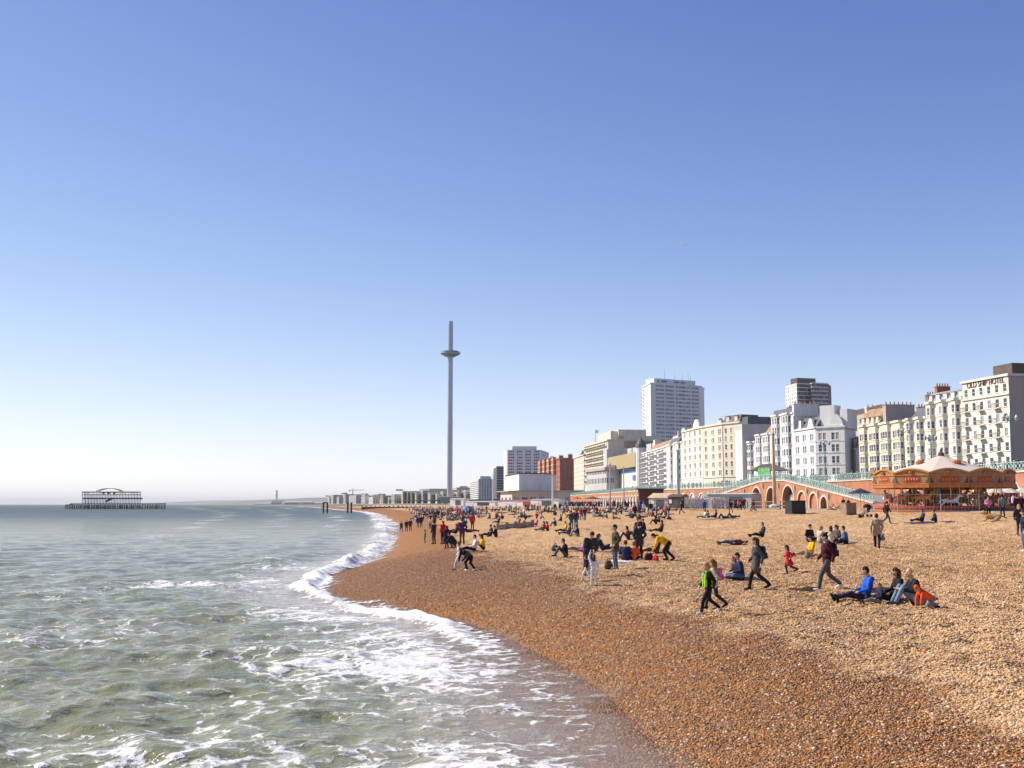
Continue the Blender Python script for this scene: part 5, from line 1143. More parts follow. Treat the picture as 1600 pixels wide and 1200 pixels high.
# gull in the sky
g = at(1070, 383, 160); o = thing('gull', 'tiny white gull flying high over the beach', 'bird', g); bm_ = MB().mat(WHITEP); bm_.ell((0, 0, 0), (.22, .07, .07), 8, 5); bm_.add([(.08, 0, .03), (-.1, 0, .03), (-.05, .35, .14), (.07, .35, .14), (-.12, .7, .05), (.0, .7, .05)], ((0, 1, 2, 3), (3, 2, 4, 5))); bm_.add([(.08, 0, .03), (-.1, 0, .03), (-.05, -.35, .14), (.07, -.35, .14), (-.12, -.7, .05), (.0, -.7, .05)], ((3, 2, 1, 0), (5, 4, 2, 3))); bm_.build('body', o)
# ------------------------------------------------------------------ people
V = Vector
CLOTH = {}
def cloth(name, c, rough=.85):
    if name not in CLOTH: CLOTH[name] = mat('cloth_'+name, c, rough, .35, 7, spec=.2, bump=1.0, bscale=11)
    return CLOTH[name]
PAL = dict(black=(.014, .013, .015), charcoal=(.035, .035, .04), navy=(.018, .024, .06), grey=(.20, .20, .21), dgrey=(.075, .075, .08), white=(.72, .72, .72), cream=(.62, .50, .34), tan=(.36, .28, .19), olive=(.075, .07, .04), red=(.55, .02, .03), orange=(.85, .10, .01), yellow=(.80, .42, .01), blue=(.02, .10, .50), denim=(.07, .12, .22), ltdenim=(.17, .24, .33), maroon=(.07, .012, .02), pink=(.62, .20, .42), purple=(.07, .03, .10), lime=(.35, .85, .03), green=(.03, .28, .06), teal=(.03, .16, .17), brown=(.10, .055, .03), ltblue=(.25, .42, .65), skin=(.56, .33, .22), khaki=(.25, .21, .14))
HAIR = dict(dark=(.018, .012, .010), brown=(.075, .035, .016), blond=(.36, .23, .10), ginger=(.26, .085, .03), grey=(.35, .34, .32), bald=(.56, .33, .22), hoodo=(.85, .10, .01), hoodw=(.60, .60, .62), red=(.5, .02, .03))
def cm(n): return cloth(n, PAL[n])
def hmx(n): return cloth('hair_'+n, HAIR[n], .7)
SKIN = mat('skin', (.56, .33, .22), .55, .08, 6); EYE = mat('eye_dark', (.02, .015, .015), .4); LIP = mat('lip', (.40, .14, .11), .5)

def pose_joints(p):
    J = {}
    def sides(k, l, r=None):
        J[k+'L'] = V(l); J[k+'R'] = V(r) if r else V((l[0], -l[1], l[2]))
    if p in ('stand', 'pockets', 'talk', 'point'):
        J.update(pel=V((0, 0, .93)), che=V((.0, 0, 1.38)), head=V((.03, 0, 1.64)))
        sides('kn', (.03, .10, .50)); sides('an', (-.02, .12, .08)); sides('el', (-.04, .27, 1.14)); sides('ha', (.06, .26, .88))
        if p == 'pockets': sides('el', (-.10, .30, 1.16)); sides('ha', (.08, .20, .98))
        if p == 'talk': sides('el', (.0, .26, 1.14), (.0, -.26, 1.14)); sides('ha', (.24, .14, 1.12), (.26, -.10, 1.16))
        if p == 'point': J['elR'] = V((.22, -.24, 1.28)); J['haR'] = V((.46, -.22, 1.12))
    elif p == 'walk':
        J.update(pel=V((0, 0, .92)), che=V((.03, 0, 1.37)), head=V((.07, 0, 1.63)))
        sides('kn', (.22, .10, .52), (-.06, -.10, .50)); sides('an', (.30, .10, .09), (-.40, -.10, .20)); sides('el', (-.14, .26, 1.15), (.06, -.27, 1.13)); sides('ha', (-.08, .26, .90), (.24, -.22, .95))
    elif p == 'run':
        J.update(pel=V((0, 0, .90)), che=V((.07, 0, 1.33)), head=V((.13, 0, 1.60)))
        sides('kn', (.20, .09, .56), (-.12, -.09, .50)); sides('an', (.12, .09, .12), (-.48, -.09, .36)); sides('el', (-.2, .26, 1.18), (.05, -.27, 1.10)); sides('ha', (-.05, .25, 1.02), (.28, -.2, 1.12))
    elif p == 'sit_out':
        J.update(pel=V((0, 0, .14)), che=V((-.10, 0, .58)), head=V((-.02, 0, .85)))
        sides('kn', (.42, .11, .24), (.42, -.13, .17)); sides('an', (.80, .12, .09), (.84, -.14, .09)); sides('el', (-.02, .28, .36)); sides('ha', (.22, .18, .28))
    elif p == 'sit_lean':
        J.update(pel=V((0, 0, .14)), che=V((-.22, 0, .54)), head=V((-.20, 0, .82)))
        sides('kn', (.40, .11, .30), (.42, -.12, .16)); sides('an', (.72, .12, .09), (.84, -.14, .09)); sides('el', (-.40, .26, .32)); sides('ha', (-.46, .26, .06))
    elif p == 'sit_knees':
        J.update(pel=V((0, 0, .14)), che=V((.04, 0, .56)), head=V((.14, 0, .82)))
        sides('kn', (.36, .12, .48)); sides('an', (.56, .11, .09)); sides('el', (.16, .26, .38)); sides('ha', (.44, .08, .42))
    elif p == 'sit_cross':
        J.update(pel=V((0, 0, .13)), che=V((.06, 0, .55)), head=V((.13, 0, .82)))
        sides('kn', (.30, .30, .17)); sides('an', (.34, -.06, .09), (.28, .08, .09)); sides('el', (.06, .28, .34)); sides('ha', (.30, .10, .26))
    elif p == 'lie':
        J.update(pel=V((0, 0, .12)), che=V((-.47, 0, .15)), head=V((-.78, 0, .18)))
        sides('kn', (.42, .10, .20), (.42, -.10, .14)); sides('an', (.80, .12, .08)); sides('el', (-.30, .30, .09)); sides('ha', (-.04, .26, .10))
    elif p == 'lie_knee':
        J.update(pel=V((0, 0, .12)), che=V((-.47, 0, .15)), head=V((-.78, 0, .20)))
        sides('kn', (.34, .10, .50), (.30, -.10, .46)); sides('an', (.48, .12, .08), (.56, -.10, .08)); sides('el', (-.66, .32, .20), (-.3, -.28, .09)); sides('ha', (-.86, .1, .10), (-.04, -.2, .14))
    elif p == 'crouch':
        J.update(pel=V((-.12, 0, .36)), che=V((.16, 0, .72)), head=V((.34, 0, .93)))
        sides('kn', (.28, .16, .46), (.22, -.16, .42)); sides('an', (.06, .14, .09), (-.08, -.14, .10)); sides('el', (.36, .24, .50)); sides('ha', (.50, .10, .28))
    elif p == 'bend':
        J.update(pel=V((0, 0, .92)), che=V((.24, 0, 1.30)), head=V((.42, 0, 1.50)))
        sides('kn', (.03, .11, .50)); sides('an', (-.03, .13, .08)); sides('el', (.30, .25, 1.06)); sides('ha', (.44, .10, .90))
    elif p == 'stoop':
        J.update(pel=V((-.05, 0, .74)), che=V((.36, 0, .96)), head=V((.60, 0, 1.04)))
        sides('kn', (.16, .12, .42), (.02, -.12, .40)); sides('an', (.02, .14, .08), (-.26, -.14, .10)); sides('el', (.46, .24, .72)); sides('ha', (.60, .12, .48))
    elif p == 'crawl':
        J.update(pel=V((-.28, 0, .36)), che=V((.18, 0, .62)), head=V((.38, 0, .78)))
        sides('kn', (.0, .13, .10), (-.12, -.13, .10)); sides('an', (-.42, .14, .08)); sides('el', (.30, .22, .36)); sides('ha', (.34, .2, .08))
    elif p == 'reach':
        J.update(pel=V((0, 0, .92)), che=V((.0, 0, 1.34)), head=V((.02, 0, 1.62)))
        sides('kn', (.05, .10, .50), (-.03, -.10, .50)); sides('an', (.08, .12, .08), (-.14, -.12, .10)); J['elL'] = V((.1, .24, 1.62)); J['haL'] = V((.12, .16, 1.92)); J['elR'] = V((.02, -.27, 1.1)); J['haR'] = V((.14, -.24, .9))
    return J
def body_prims(p, coat=0, hair='short', child=False, hood=False, skirt=False):
    """(region, a, ra, b, rb); regions 0 skin 1 top 2 legs 3 shoes 4 hair"""
    J = pose_joints(p); pel, che, head = J['pel'], J['che'], J['head']; pr = []
    ax = (che-pel).normalized(); Yv = V((0, 1, 0)); fw = Yv.cross(ax).normalized()      # forward
    if fw.x < 0 and p not in ('lie', 'lie_knee'): fw = -fw
    if p in ('lie', 'lie_knee'): fw = V((0, 0, 1))
    hs = 1.24 if child else 1.0; sw = .165 if child else .185
    for s_, k in ((1, 'L'), (-1, 'R')):
        hip = pel+Yv*(.095*s_)-ax*.02; sh = che+Yv*(sw*s_)+ax*.04
        kn, an, el, ha = J['kn'+k], J['an'+k], J['el'+k], J['ha'+k]
        pr += [(2, hip, .102, kn, .073), (2, kn, .070, an+V((0, 0, .03)), .057)]
        shin = (an-kn).normalized(); toe = V((1, 0, 0))
        if shin.z > -.75: toe = (V((0, 0, 1))*.75+V((.35, .1*s_, 0))).normalized() if shin.x > .5 else V((.9, 0, -.45)) if shin.x < -.3 else V((1, 0, 0))
        if p == 'crawl': toe = V((-.8, 0, -.1))
        pr += [(3, an+toe*-.03+V((0, 0, -.025)), .052, an+toe*.15+V((0, 0, -.035)), .040)]
        pr += [(1, sh, .080, el, .066), (1, el, .063, el.lerp(ha, .88), .050)]
        d = (ha-el).normalized(); pal = ha+d*.05; side = d.cross(V((0, 0, 1)));
        side = side.normalized() if side.length > .1 else V((1, 0, 0)); nrm = side.cross(d)
        pr += [(0, ha-d*.02, .031, pal, .037)]
        for q, ln in ((-.030, .062), (-.010, .074), (.011, .070), (.031, .054)): b0 = pal+side*q+d*.025; pr.append((0, b0, .0105, b0+d*ln*.6+nrm*.004, .0095)); pr.append((0, b0+d*ln*.6+nrm*.004, .0095, b0+d*ln+nrm*.022, .008))
        pr.append((0, ha+side*.03*-s_+d*.02, .013, ha+side*.062*-s_+d*.065, .010))
    pr += [(2, pel-Yv*.07-ax*.01, .115, pel+Yv*.07-ax*.01, .115), (1, pel-Yv*.06+ax*.13, .128, pel+Yv*.06+ax*.13, .128), (1, che-Yv*.085-ax*.10, .138, che+Yv*.085-ax*.10, .138), (1, che-Yv*(sw-.05)+ax*.02, .088, che+Yv*(sw-.05)+ax*.02, .088), (1, pel-ax*.02, .145, che-ax*.05, .155)]
    if coat:
        thigh = (J['knL']+J['knR'])/2; e = pel.lerp(thigh, coat)
        pr += [(1, pel+ax*.05-Yv*.06, .135, e-Yv*.08, .13+.06*coat), (1, pel+ax*.05+Yv*.06, .135, e+Yv*.08, .13+.06*coat)]
    if skirt:
        thigh = (J['knL']+J['knR'])/2; e = pel.lerp(thigh, .62)
        for a in range(6): t = a*1.047; pr.append((1, pel+ax*.08, .13, e+V((.15*math.cos(t)-.04, .14*math.sin(t), 0)), .12))
    nk = che+ax*.08; hd = (head-che); hdir = (head-nk).normalized()
    pr += [(0, nk, .058, head-hdir*.06, .052)]
    c = head; r = .096*hs; look = fw if p not in ('crouch', 'stoop', 'bend') else (fw*.8+V((.4, 0, -.5))).normalized()
    hu = V((0, 0, 1)) if p not in ('lie', 'lie_knee') else hdir
    if p in ('lie', 'lie_knee'): look = V((0, 0, 1))
    else: look = V((look.x, 0, look.z*.4)).normalized(); hu = V((-look.z, 0, look.x)).normalized(); hu = hu if hu.z > 0 else -hu
    pr += [(0, c-hu*.02*hs, r*.80, c+hu*.045*hs, r*.90), (0, c+look*.022-hu*.065*hs, r*.52, c+look*.03-hu*.04*hs, r*.62), (0, c+look*.088*hs+hu*.01, .012, c+look*.108*hs-hu*.025, .017)]
    for s_ in (-1, 1): pr.append((0, c+Yv*.082*hs*s_+hu*.015-look*.005, .018, c+Yv*.086*hs*s_-hu*.025, .014))
    if hair != 'none':
        pr += [(4, c+hu*.052*hs-look*.010, r*.97, c+hu*.010-look*.036*hs, r*.92)]
        if hair in ('long', 'mid'):
            ln = .34 if hair == 'long' else .18; b = c-look*.085*hs; dn = V((0, 0, -1)) if p not in ('lie', 'lie_knee') else -look
            pr += [(4, b+hu*.02, .085, b+dn*ln-look*.02, .055), (4, b+Yv*.05, .05, b+Yv*.06+dn*ln*.9, .03), (4, b-Yv*.05, .05, b-Yv*.06+dn*ln*.9, .03)]
        if hair == 'bun': pr += [(4, c+hu*.12*hs-look*.07, .045, c+hu*.13*hs-look*.08, .04)]
        if hair == 'pony': pr += [(4, c+hu*.05-look*.12, .04, c-hu*.14-look*.17, .022)]
    if hood: pr += [(1, che+ax*.07-fw*.09-Yv*.05, .07, che+ax*.07-fw*.09+Yv*.05, .07)]
    eyes = [c+look*.086*hs+Yv*(.034*hs*s_)+hu*.018 for s_ in (-1, 1)]; mouth = c+look*.092*hs-hu*.048*hs
    return pr, eyes, mouth
_bodies = {}
def body_mesh(p, coat=0, hair='short', child=False, hood=False, skirt=False, lod=0):
    key = (p, coat, hair, child, hood, skirt, lod)
    if key in _bodies: return _bodies[key]
    pr, eyes, mouth = body_prims(p, coat, hair, child, hood, skirt)
    if lod: pr = [q for q in pr if max(q[2], q[4]) > .025]
    me = remeshed([q[1:] for q in pr], (.0115, .022, .03)[lod], (4200, 900, 260)[lod])
    n = len(me.polygons); cen = np.zeros(n*3); me.polygons.foreach_get('center', cen); cen = cen.reshape(-1, 3)
    best = np.full(n, 1e9); reg = np.zeros(n, int)
    for (rg, a, ra, b, rb) in pr:
        a_, b_ = np.array(a), np.array(b); d = b_-a_; L2 = max(d@d, 1e-9); t = np.clip((cen-a_)@d/L2, 0, 1); dist = np.linalg.norm(cen-a_-t[:, None]*d, axis=1)-(ra+(rb-ra)*t)
        if rg == 4: dist = dist-.004
        m = dist < best; best[m] = dist[m]; reg[m] = rg
    if lod == 0:
        for e in eyes: reg[(np.linalg.norm(cen-np.array(e), axis=1) < .017) & (reg == 0)] = 5
        reg[(np.linalg.norm(cen-np.array(mouth), axis=1) < .016) & (reg == 0)] = 6
    for i in range(7): me.materials.append(None)
    me.polygons.foreach_set('material_index', reg.astype(np.int32)); me.polygons.foreach_set('use_smooth', [True]*n); me.name = 'body'
    zmin = min(v.co.z for v in me.vertices)
    for v in me.vertices: v.co.z -= zmin
    _bodies[key] = me; return me
def person(loc, rz, h, top, legs, label, pose='stand', hair='short', hc='dark', coat=0, child=False, hood=False, skirt=False, shoes='black', lod=0, group=None, skin=None):
    me = body_mesh(pose, coat, hair, child, hood, skirt, lod); o = link('person', me, None, loc, R(rz)); s_ = h/1.75
    o.scale = (s_, s_, s_)
    for i, m in enumerate((SKIN, cm(top), cm(legs), cm(shoes), hmx(hc), EYE, LIP)):
        o.material_slots[i].link = 'OBJECT'; o.material_slots[i].material = m
    tag(o, label, 'person', group); return o
# facing: 180 towards the sea (picture left), 0 inland, -90 towards the camera, 90 away
def pp(px, py, h, rz, top, legs, label, dz=-.02, **kw):
    g = ground(px, py); return person((g.x, g.y, g.z+dz), rz, h, top, legs, label, **kw)
# --- nearest figures
boy = pp(1108, 958, 1.26, 188, 'black', 'black', 'child walking in black jacket with lime panels and white trainers', pose='walk', hair='short', hc='blond', child=True, shoes='white')
pp(1117, 950, 1.22, 165, 'cream', 'charcoal', 'ginger haired child walking behind the lime jacket child', pose='walk', hair='mid', hc='ginger', child=True, shoes='black')
wg = pp(1184, 921, 1.62, 180, 'dgrey', 'black', 'woman walking in long grey coat with dark backpack', pose='walk', hair='mid', hc='brown', coat=.55, hood=True)
pp(1158, 906, 1.75, 182, 'navy', 'denim', 'man in navy jacket sitting on the shingle in jeans', pose='sit_cross', hc='dark')
pp(1151, 904, 1.45, 190, 'navy', 'denim', 'ginger haired companion sitting close before the navy jacket man', pose='sit_cross', hair='mid', hc='ginger')
pp(1233, 897, 1.08, 176, 'red', 'charcoal', 'small girl in bright red coat running across the shingle', pose='run', hair='long', hc='brown', child=True, skirt=True)
wm_ = pp(1294, 922, 1.74, 180, 'maroon', 'dgrey', 'woman striding in dark maroon jacket and grey leggings with backpack', pose='walk', hair='bun', hc='dark', shoes='white')
pp(1352, 940, 1.72, 178, 'blue', 'navy', 'person in bright blue jacket and dark beanie sitting at left of the family', pose='sit_out', hair='short', hc='dark', hood=True)
pp(1373, 943, .98, 185, 'navy', 'grey', 'small child with green hood sitting between the blue jacket and the long haired woman', pose='sit_out', hair='short', hc='blond', child=True)
pp(1399, 942, 1.72, 182, 'black', 'black', 'woman in black with long fair hair sitting in the family group', pose='sit_out', hair='long', hc='brown', shoes='brown')
pp(1431, 946, 1.80, 184, 'black', 'ltdenim', 'bald man in black jacket and jeans sitting at right of the family', pose='sit_knees', hair='none', hc='bald', shoes='charcoal')
pp(1447, 950, 1.05, 190, 'orange', 'grey', 'child in bright orange hooded top crouching by the bald man', pose='crawl', hair='short', hc='hoodo', child=True, hood=True)
pp(1266, 870, 1.70, 186, 'yellow', 'skin', 'woman in bright yellow jacket sitting with bare legs stretched out', pose='sit_out', hair='bun', hc='dark')
G5 = 'five friends sitting in a row on the shingle'
pp(1264, 846, 1.74, -60, 'black', 'navy', 'dark jacketed friend at the left end of the sitting row', pose='sit_cross', hc='dark', group=G5); pp(1281, 848, 1.68, 20, 'cream', 'ltdenim', 'friend in cream and black, second from left in sitting row', pose='sit_knees', hair='mid', hc='blond', group=G5)
pp(1299, 849, 1.68, 80, 'cream', 'charcoal', 'friend in cream knit with dark ponytail in middle of the row', pose='sit_cross', hair='long', hc='brown', group=G5); pp(1310, 847, 1.70, 200, 'dgrey', 'black', 'friend in grey sitting between cream knit and denim jacket', pose='sit_cross', hair='mid', hc='dark', group=G5); pp(1322, 850, 1.75, 165, 'denim', 'black', 'friend in blue denim jacket at the right end of the row', pose='sit_cross', hc='dark', group=G5)
pp(1145, 851, 1.75, 188, 'maroon', 'denim', 'man lying flat on the shingle in jeans and maroon top', pose='lie', hc='ginger', shoes='brown'); pp(1191, 839, 1.72, 182, 'charcoal', 'black', 'dark dressed person sitting behind the lying man', pose='sit_out', hc='brown')
tanman = pp(1371, 858, 1.76, 70, 'tan', 'black', 'man in tan jacket walking away with a carrier bag', pose='walk', hc='dark', hood=True, coat=.25)
pp(919, 899, 1.80, -72, 'charcoal', 'navy', 'man in dark jacket leaning to a small child on the beach', pose='bend', hc='brown'); pp(928, 915, 1.05, 100, 'white', 'white', 'small child in white reaching up to the leaning man', pose='reach', hair='mid', hc='brown', child=True)
pp(917, 908, .95, 150, 'navy', 'white', 'toddler in navy top and pale trousers by the leaning man', pose='walk', hair='short', hc='brown', child=True)
pp(942, 862, 1.70, 10, 'charcoal', 'navy', 'woman in dark top sitting with legs out behind the leaning man', pose='sit_lean', hair='mid', hc='brown')
pp(962, 889, 1.85, 190, 'olive', 'denim', 'tall man standing in olive jacket and blue jeans', pose='pockets', hc='dark', coat=.3, shoes='grey')
pp(977, 876, 1.72, 75, 'navy', 'black', 'person in navy sitting with back turned beside the orange top', pose='sit_cross', hc='brown'); pp(991, 876, 1.62, 90, 'orange', 'black', 'person in orange red top sitting with back turned', pose='sit_cross', hc='ginger'); pp(999, 873, 1.80, 100, 'charcoal', 'black', 'man in dark coat standing over the seated orange top', pose='pockets', hc='brown', coat=.4)
pp(884, 870, 1.74, 184, 'black', 'dgrey', 'man in black bent forward sitting alone near a backpack', pose='sit_knees', hc='dark'); pp(906, 861, 1.65, 175, 'pink', 'grey', 'person in pink lying on the shingle left of the leaning man', pose='lie', hc='brown')
pp(1043, 876, 1.80, 170, 'yellow', 'black', 'man in yellow and black jacket crouching over his bag', pose='stoop', hc='dark'); pp(1026, 864, 1.68, 185, 'charcoal', 'brown', 'dark haired person sitting left of the yellow jacket', pose='sit_out', hair='mid', hc='dark')
G4 = 'people sitting in mid beach groups'
MID = [ # px, py, h, facing, pose, top, legs, hair, hair colour, label
 (982, 843, 1.72, 180, 'sit_knees', 'brown', 'navy', 'mid', 'brown', 'brown haired person sitting in the huddle left of the dark coat man'), (994, 842, 1.72, 185, 'sit_knees', 'grey', 'navy', 'short', 'grey', 'grey topped person bent over in the huddle behind orange top'),
 (996, 827, 1.72, -80, 'sit_cross', 'charcoal', 'navy', 'short', 'dark', 'left one of three dark friends sitting close together'), (1001, 826, 1.70, -90, 'sit_cross', 'navy', 'black', 'mid', 'dark', 'middle one of three dark friends sitting close together'), (1007, 828, 1.74, 170, 'sit_cross', 'black', 'black', 'short', 'dark', 'right one of three dark friends sitting close together'),
 (1025, 819, 1.70, 180, 'sit_knees', 'black', 'charcoal', 'mid', 'dark', 'left of two dark people sitting above the red dressed sitter'), (1030, 816, 1.70, 180, 'sit_cross', 'dgrey', 'black', 'short', 'brown', 'right of two dark people sitting above the red dressed sitter'), (1033, 831, 1.72, 180, 'sit_out', 'maroon', 'black', 'mid', 'dark', 'person in dark red sitting with legs out right of the three friends'),
 (893, 827, 1.78, 110, 'pockets', 'dgrey', 'denim', 'short', 'brown', 'man in grey standing beside navy friend at the seated party'), (900, 826, 1.82, 80, 'stand', 'navy', 'denim', 'short', 'ginger', 'man in navy standing at the seated party'), (883, 831, 1.72, 180, 'sit_out', 'yellow', 'black', 'short', 'ginger', 'person in yellow and black sitting in the party by the standing men'), (889, 835, 1.72, 182, 'sit_out', 'charcoal', 'denim', 'mid', 'dark', 'person in charcoal with jeans sitting below the yellow top'), (903, 838, 1.72, 178, 'sit_knees', 'navy', 'grey', 'mid', 'brown', 'person in navy sitting at the right of the seated party'),
 (868, 822, 1.70, 185, 'sit_knees', 'navy', 'denim', 'short', 'dark', 'navy sitter in a pair left of the seated party'), (877, 814, 1.70, 180, 'sit_cross', 'charcoal', 'navy', 'short', 'dark', 'dark sitter higher up left of the standing men'), (856, 830, 1.70, 185, 'sit_knees', 'red', 'black', 'mid', 'dark', 'person in red sitting right of the timber groyne'), (849, 829, 1.70, 200, 'sit_out', 'charcoal', 'grey', 'mid', 'dark', 'dark haired person sitting beside the red top by the groyne'), (838, 821, 1.72, 178, 'sit_out', 'pink', 'red', 'short', 'brown', 'pinkish sitter at the far end of the timber groyne'), (812, 822, 1.70, 180, 'stoop', 'white', 'red', 'short', 'brown', 'person in white bending behind the timber groyne'),
 (738, 828, 1.76, 80, 'stand', 'red', 'black', 'short', 'dark', 'person in bright red jacket standing with hands on hips'), (766, 838, 1.76, 182, 'sit_out', 'black', 'black', 'short', 'dark', 'left of two people in black sitting near the groyne'), (775, 839, 1.76, 182, 'sit_knees', 'black', 'charcoal', 'short', 'dark', 'right of two people in black sitting near the groyne'),
 (741, 861, 1.74, 184, 'sit_out', 'white', 'navy', 'short', 'dark', 'person in white jacket sitting on the wet shingle edge'), (755, 859, 1.70, 188, 'sit_knees', 'yellow', 'black', 'mid', 'brown', 'person in mustard yellow sitting beside the white jacket'), (718, 890, 1.30, 170, 'walk', 'white', 'white', 'short', 'ginger', 'child in white shirt and shorts walking up the wet shingle'), (733, 893, 1.55, 140, 'stoop', 'black', 'black', 'short', 'dark', 'person in black stooping next to the child in white'),
 (678, 850, 1.78, 140, 'point', 'charcoal', 'dgrey', 'short', 'dark', 'man in charcoal standing with arm out near the water'), (692, 850, 1.70, 140, 'stand', 'red', 'black', 'mid', 'red', 'person in long red hooded coat standing near the water'), (698, 857, 1.50, 130, 'stand', 'navy', 'navy', 'mid', 'dark', 'child in navy standing below the red coat'), (709, 857, 1.70, 170, 'crouch', 'black', 'charcoal', 'short', 'dark', 'person in black crouching beside the navy child'), (722, 851, 1.80, 100, 'pockets', 'purple', 'dgrey', 'short', 'brown', 'person in dark purple standing right of the croucher'), (664, 848, 1.05, 180, 'stand', 'green', 'navy', 'short', 'brown', 'small child in green top near the water'),
 (627, 832, 1.62, -60, 'walk', 'brown', 'charcoal', 'mid', 'brown', 'left of three people walking at the water line'), (635, 831, 1.70, -80, 'walk', 'black', 'black', 'short', 'dark', 'middle of three people walking at the water line'), (641, 830, 1.70, -80, 'walk', 'maroon', 'black', 'short', 'dark', 'right of three people walking at the water line'), (653, 825, 1.65, 100, 'stand', 'purple', 'ltdenim', 'mid', 'dark', 'left of a standing pair beyond the water line walkers'), (658, 824, 1.70, 100, 'stand', 'navy', 'navy', 'short', 'dark', 'right of a standing pair beyond the water line walkers'), (672, 826, 1.3, 90, 'stand', 'white', 'navy', 'short', 'dark', 'child in white standing behind the charcoal man'), (679, 822, 1.4, 90, 'stand', 'brown', 'charcoal', 'short', 'brown', 'child in brown standing higher behind the charcoal man'),
 (715, 831, 1.70, 180, 'sit_out', 'pink', 'black', 'mid', 'brown', 'person in pink sitting left of the red jacket'), (712, 834, 1.70, 180, 'sit_out', 'purple', 'black', 'mid', 'brown', 'person in purple sitting behind the purple standing figure'), (729, 818, 1.70, 190, 'sit_knees', 'ltblue', 'navy', 'short', 'dark', 'person in light blue sitting left of red jacket head'), (724, 821, 1.70, 180, 'sit_out', 'black', 'black', 'short', 'dark', 'person in black sitting left of the red jacket waist'), (706, 814, 1.72, 178, 'lie', 'maroon', 'brown', 'short', 'brown', 'person lying in dark red on the middle beach'), (735, 831, 1.72, 2, 'lie', 'black', 'charcoal', 'short', 'dark', 'person in black lying below the red jacket'),
 (779, 817, 1.72, 180, 'sit_out', 'charcoal', 'black', 'short', 'brown', 'dark sitter above the two people in black'), (785, 811, 1.6, 100, 'sit_cross', 'navy', 'black', 'short', 'dark', 'single navy sitter high above the groyne'), (815, 809, 1.72, 180, 'sit_out', 'black', 'brown', 'mid', 'dark', 'dark sitter alone on open shingle above the groyne'), (803, 801, 1.72, 180, 'sit_knees', 'charcoal', 'black', 'short', 'brown', 'dark sitter near the white cabin'), (826, 799, 1.70, 170, 'sit_knees', 'black', 'black', 'short', 'dark', 'dark sitter right of the white cabin door'), (760, 800, 1.74, 90, 'walk', 'black', 'charcoal', 'short', 'dark', 'dark figure walking near low white cabin'),
 (909, 813, 1.72, 100, 'walk', 'red', 'black', 'mid', 'ginger', 'person in red walking in the middle distance'), (914, 813, 1.75, 80, 'walk', 'charcoal', 'dgrey', 'short', 'dark', 'dark figure walking beside the red one'), (933, 807, 1.75, 180, 'walk', 'black', 'black', 'short', 'dark', 'figure in black striding left past the masts'), (963, 803, 1.72, 180, 'sit_out', 'black', 'black', 'short', 'dark', 'left of two black figures sitting right of the grey mast'), (971, 803, 1.72, 182, 'sit_knees', 'black', 'charcoal', 'short', 'dark', 'right of two black figures sitting right of the grey mast'), (925, 802, 1.7, 180, 'sit_out', 'white', 'grey', 'mid', 'brown', 'pale sitter left of the striding black figure'), (945, 802, 1.7, 170, 'sit_out', 'tan', 'black', 'mid', 'brown', 'tan sitter at the grey mast foot'), (953, 802, 1.7, 190, 'sit_knees', 'dgrey', 'black', 'short', 'dark', 'grey sitter at the grey mast foot'), (880, 801, 1.7, 185, 'sit_out', 'white', 'ltblue', 'short', 'dark', 'white topped sitter below the terrace cafe'), (851, 800, 1.7, 180, 'lie', 'brown', 'charcoal', 'short', 'brown', 'figure lying below the terrace cafe'),
 (992, 809, 1.75, 95, 'stand', 'maroon', 'black', 'short', 'dark', 'person in maroon standing at the big seated crowd'), (1000, 804, 1.75, 95, 'stand', 'blue', 'black', 'short', 'brown', 'person in blue standing at the big seated crowd'), (1006, 803, 1.72, 95, 'walk', 'white', 'black', 'mid', 'blond', 'person in white walking at the big seated crowd'), (1017, 803, 1.8, 95, 'stand', 'black', 'black', 'short', 'dark', 'person in black standing at the big seated crowd'), (1012, 806, 1.7, 180, 'sit_out', 'grey', 'cream', 'mid', 'brown', 'grey sitter in the big seated crowd'), (1021, 807, 1.7, 180, 'sit_knees', 'charcoal', 'charcoal', 'short', 'dark', 'charcoal sitter in the big seated crowd'), (1035, 805, 1.7, 180, 'sit_out', 'maroon', 'black', 'mid', 'dark', 'maroon sitter right in the big seated crowd'), (1041, 803, 1.72, 180, 'sit_knees', 'navy', 'grey', 'short', 'dark', 'navy sitter at the right end of big crowd'), (986, 807, 1.7, 178, 'lie', 'black', 'charcoal', 'short', 'dark', 'figure lying left of the big seated crowd'),
 (1065, 803, 1.78, 180, 'walk', 'black', 'black', 'short', 'dark', 'man in black striding left before the brown shed'), (1101, 799, 1.72, 90, 'stand', 'blue', 'black', 'short', 'dark', 'person in bright blue standing before the glass screens'), (1101, 809, 1.72, 180, 'sit_out', 'white', 'grey', 'mid', 'dark', 'pale sitter in the group below the blue top'), (1107, 809, 1.70, 185, 'sit_knees', 'grey', 'white', 'mid', 'brown', 'grey and white sitter in the group below the blue top'), (1118, 809, 1.72, 180, 'sit_out', 'black', 'black', 'mid', 'brown', 'black dressed sitter right of the pale sitters'), (1131, 810, 1.72, 180, 'lie_knee', 'charcoal', 'black', 'short', 'dark', 'figure lying with knees up right of the sitters'), (1144, 809, 1.75, 182, 'lie_knee', 'dgrey', 'charcoal', 'short', 'brown', 'second figure lying with knees up further right'),
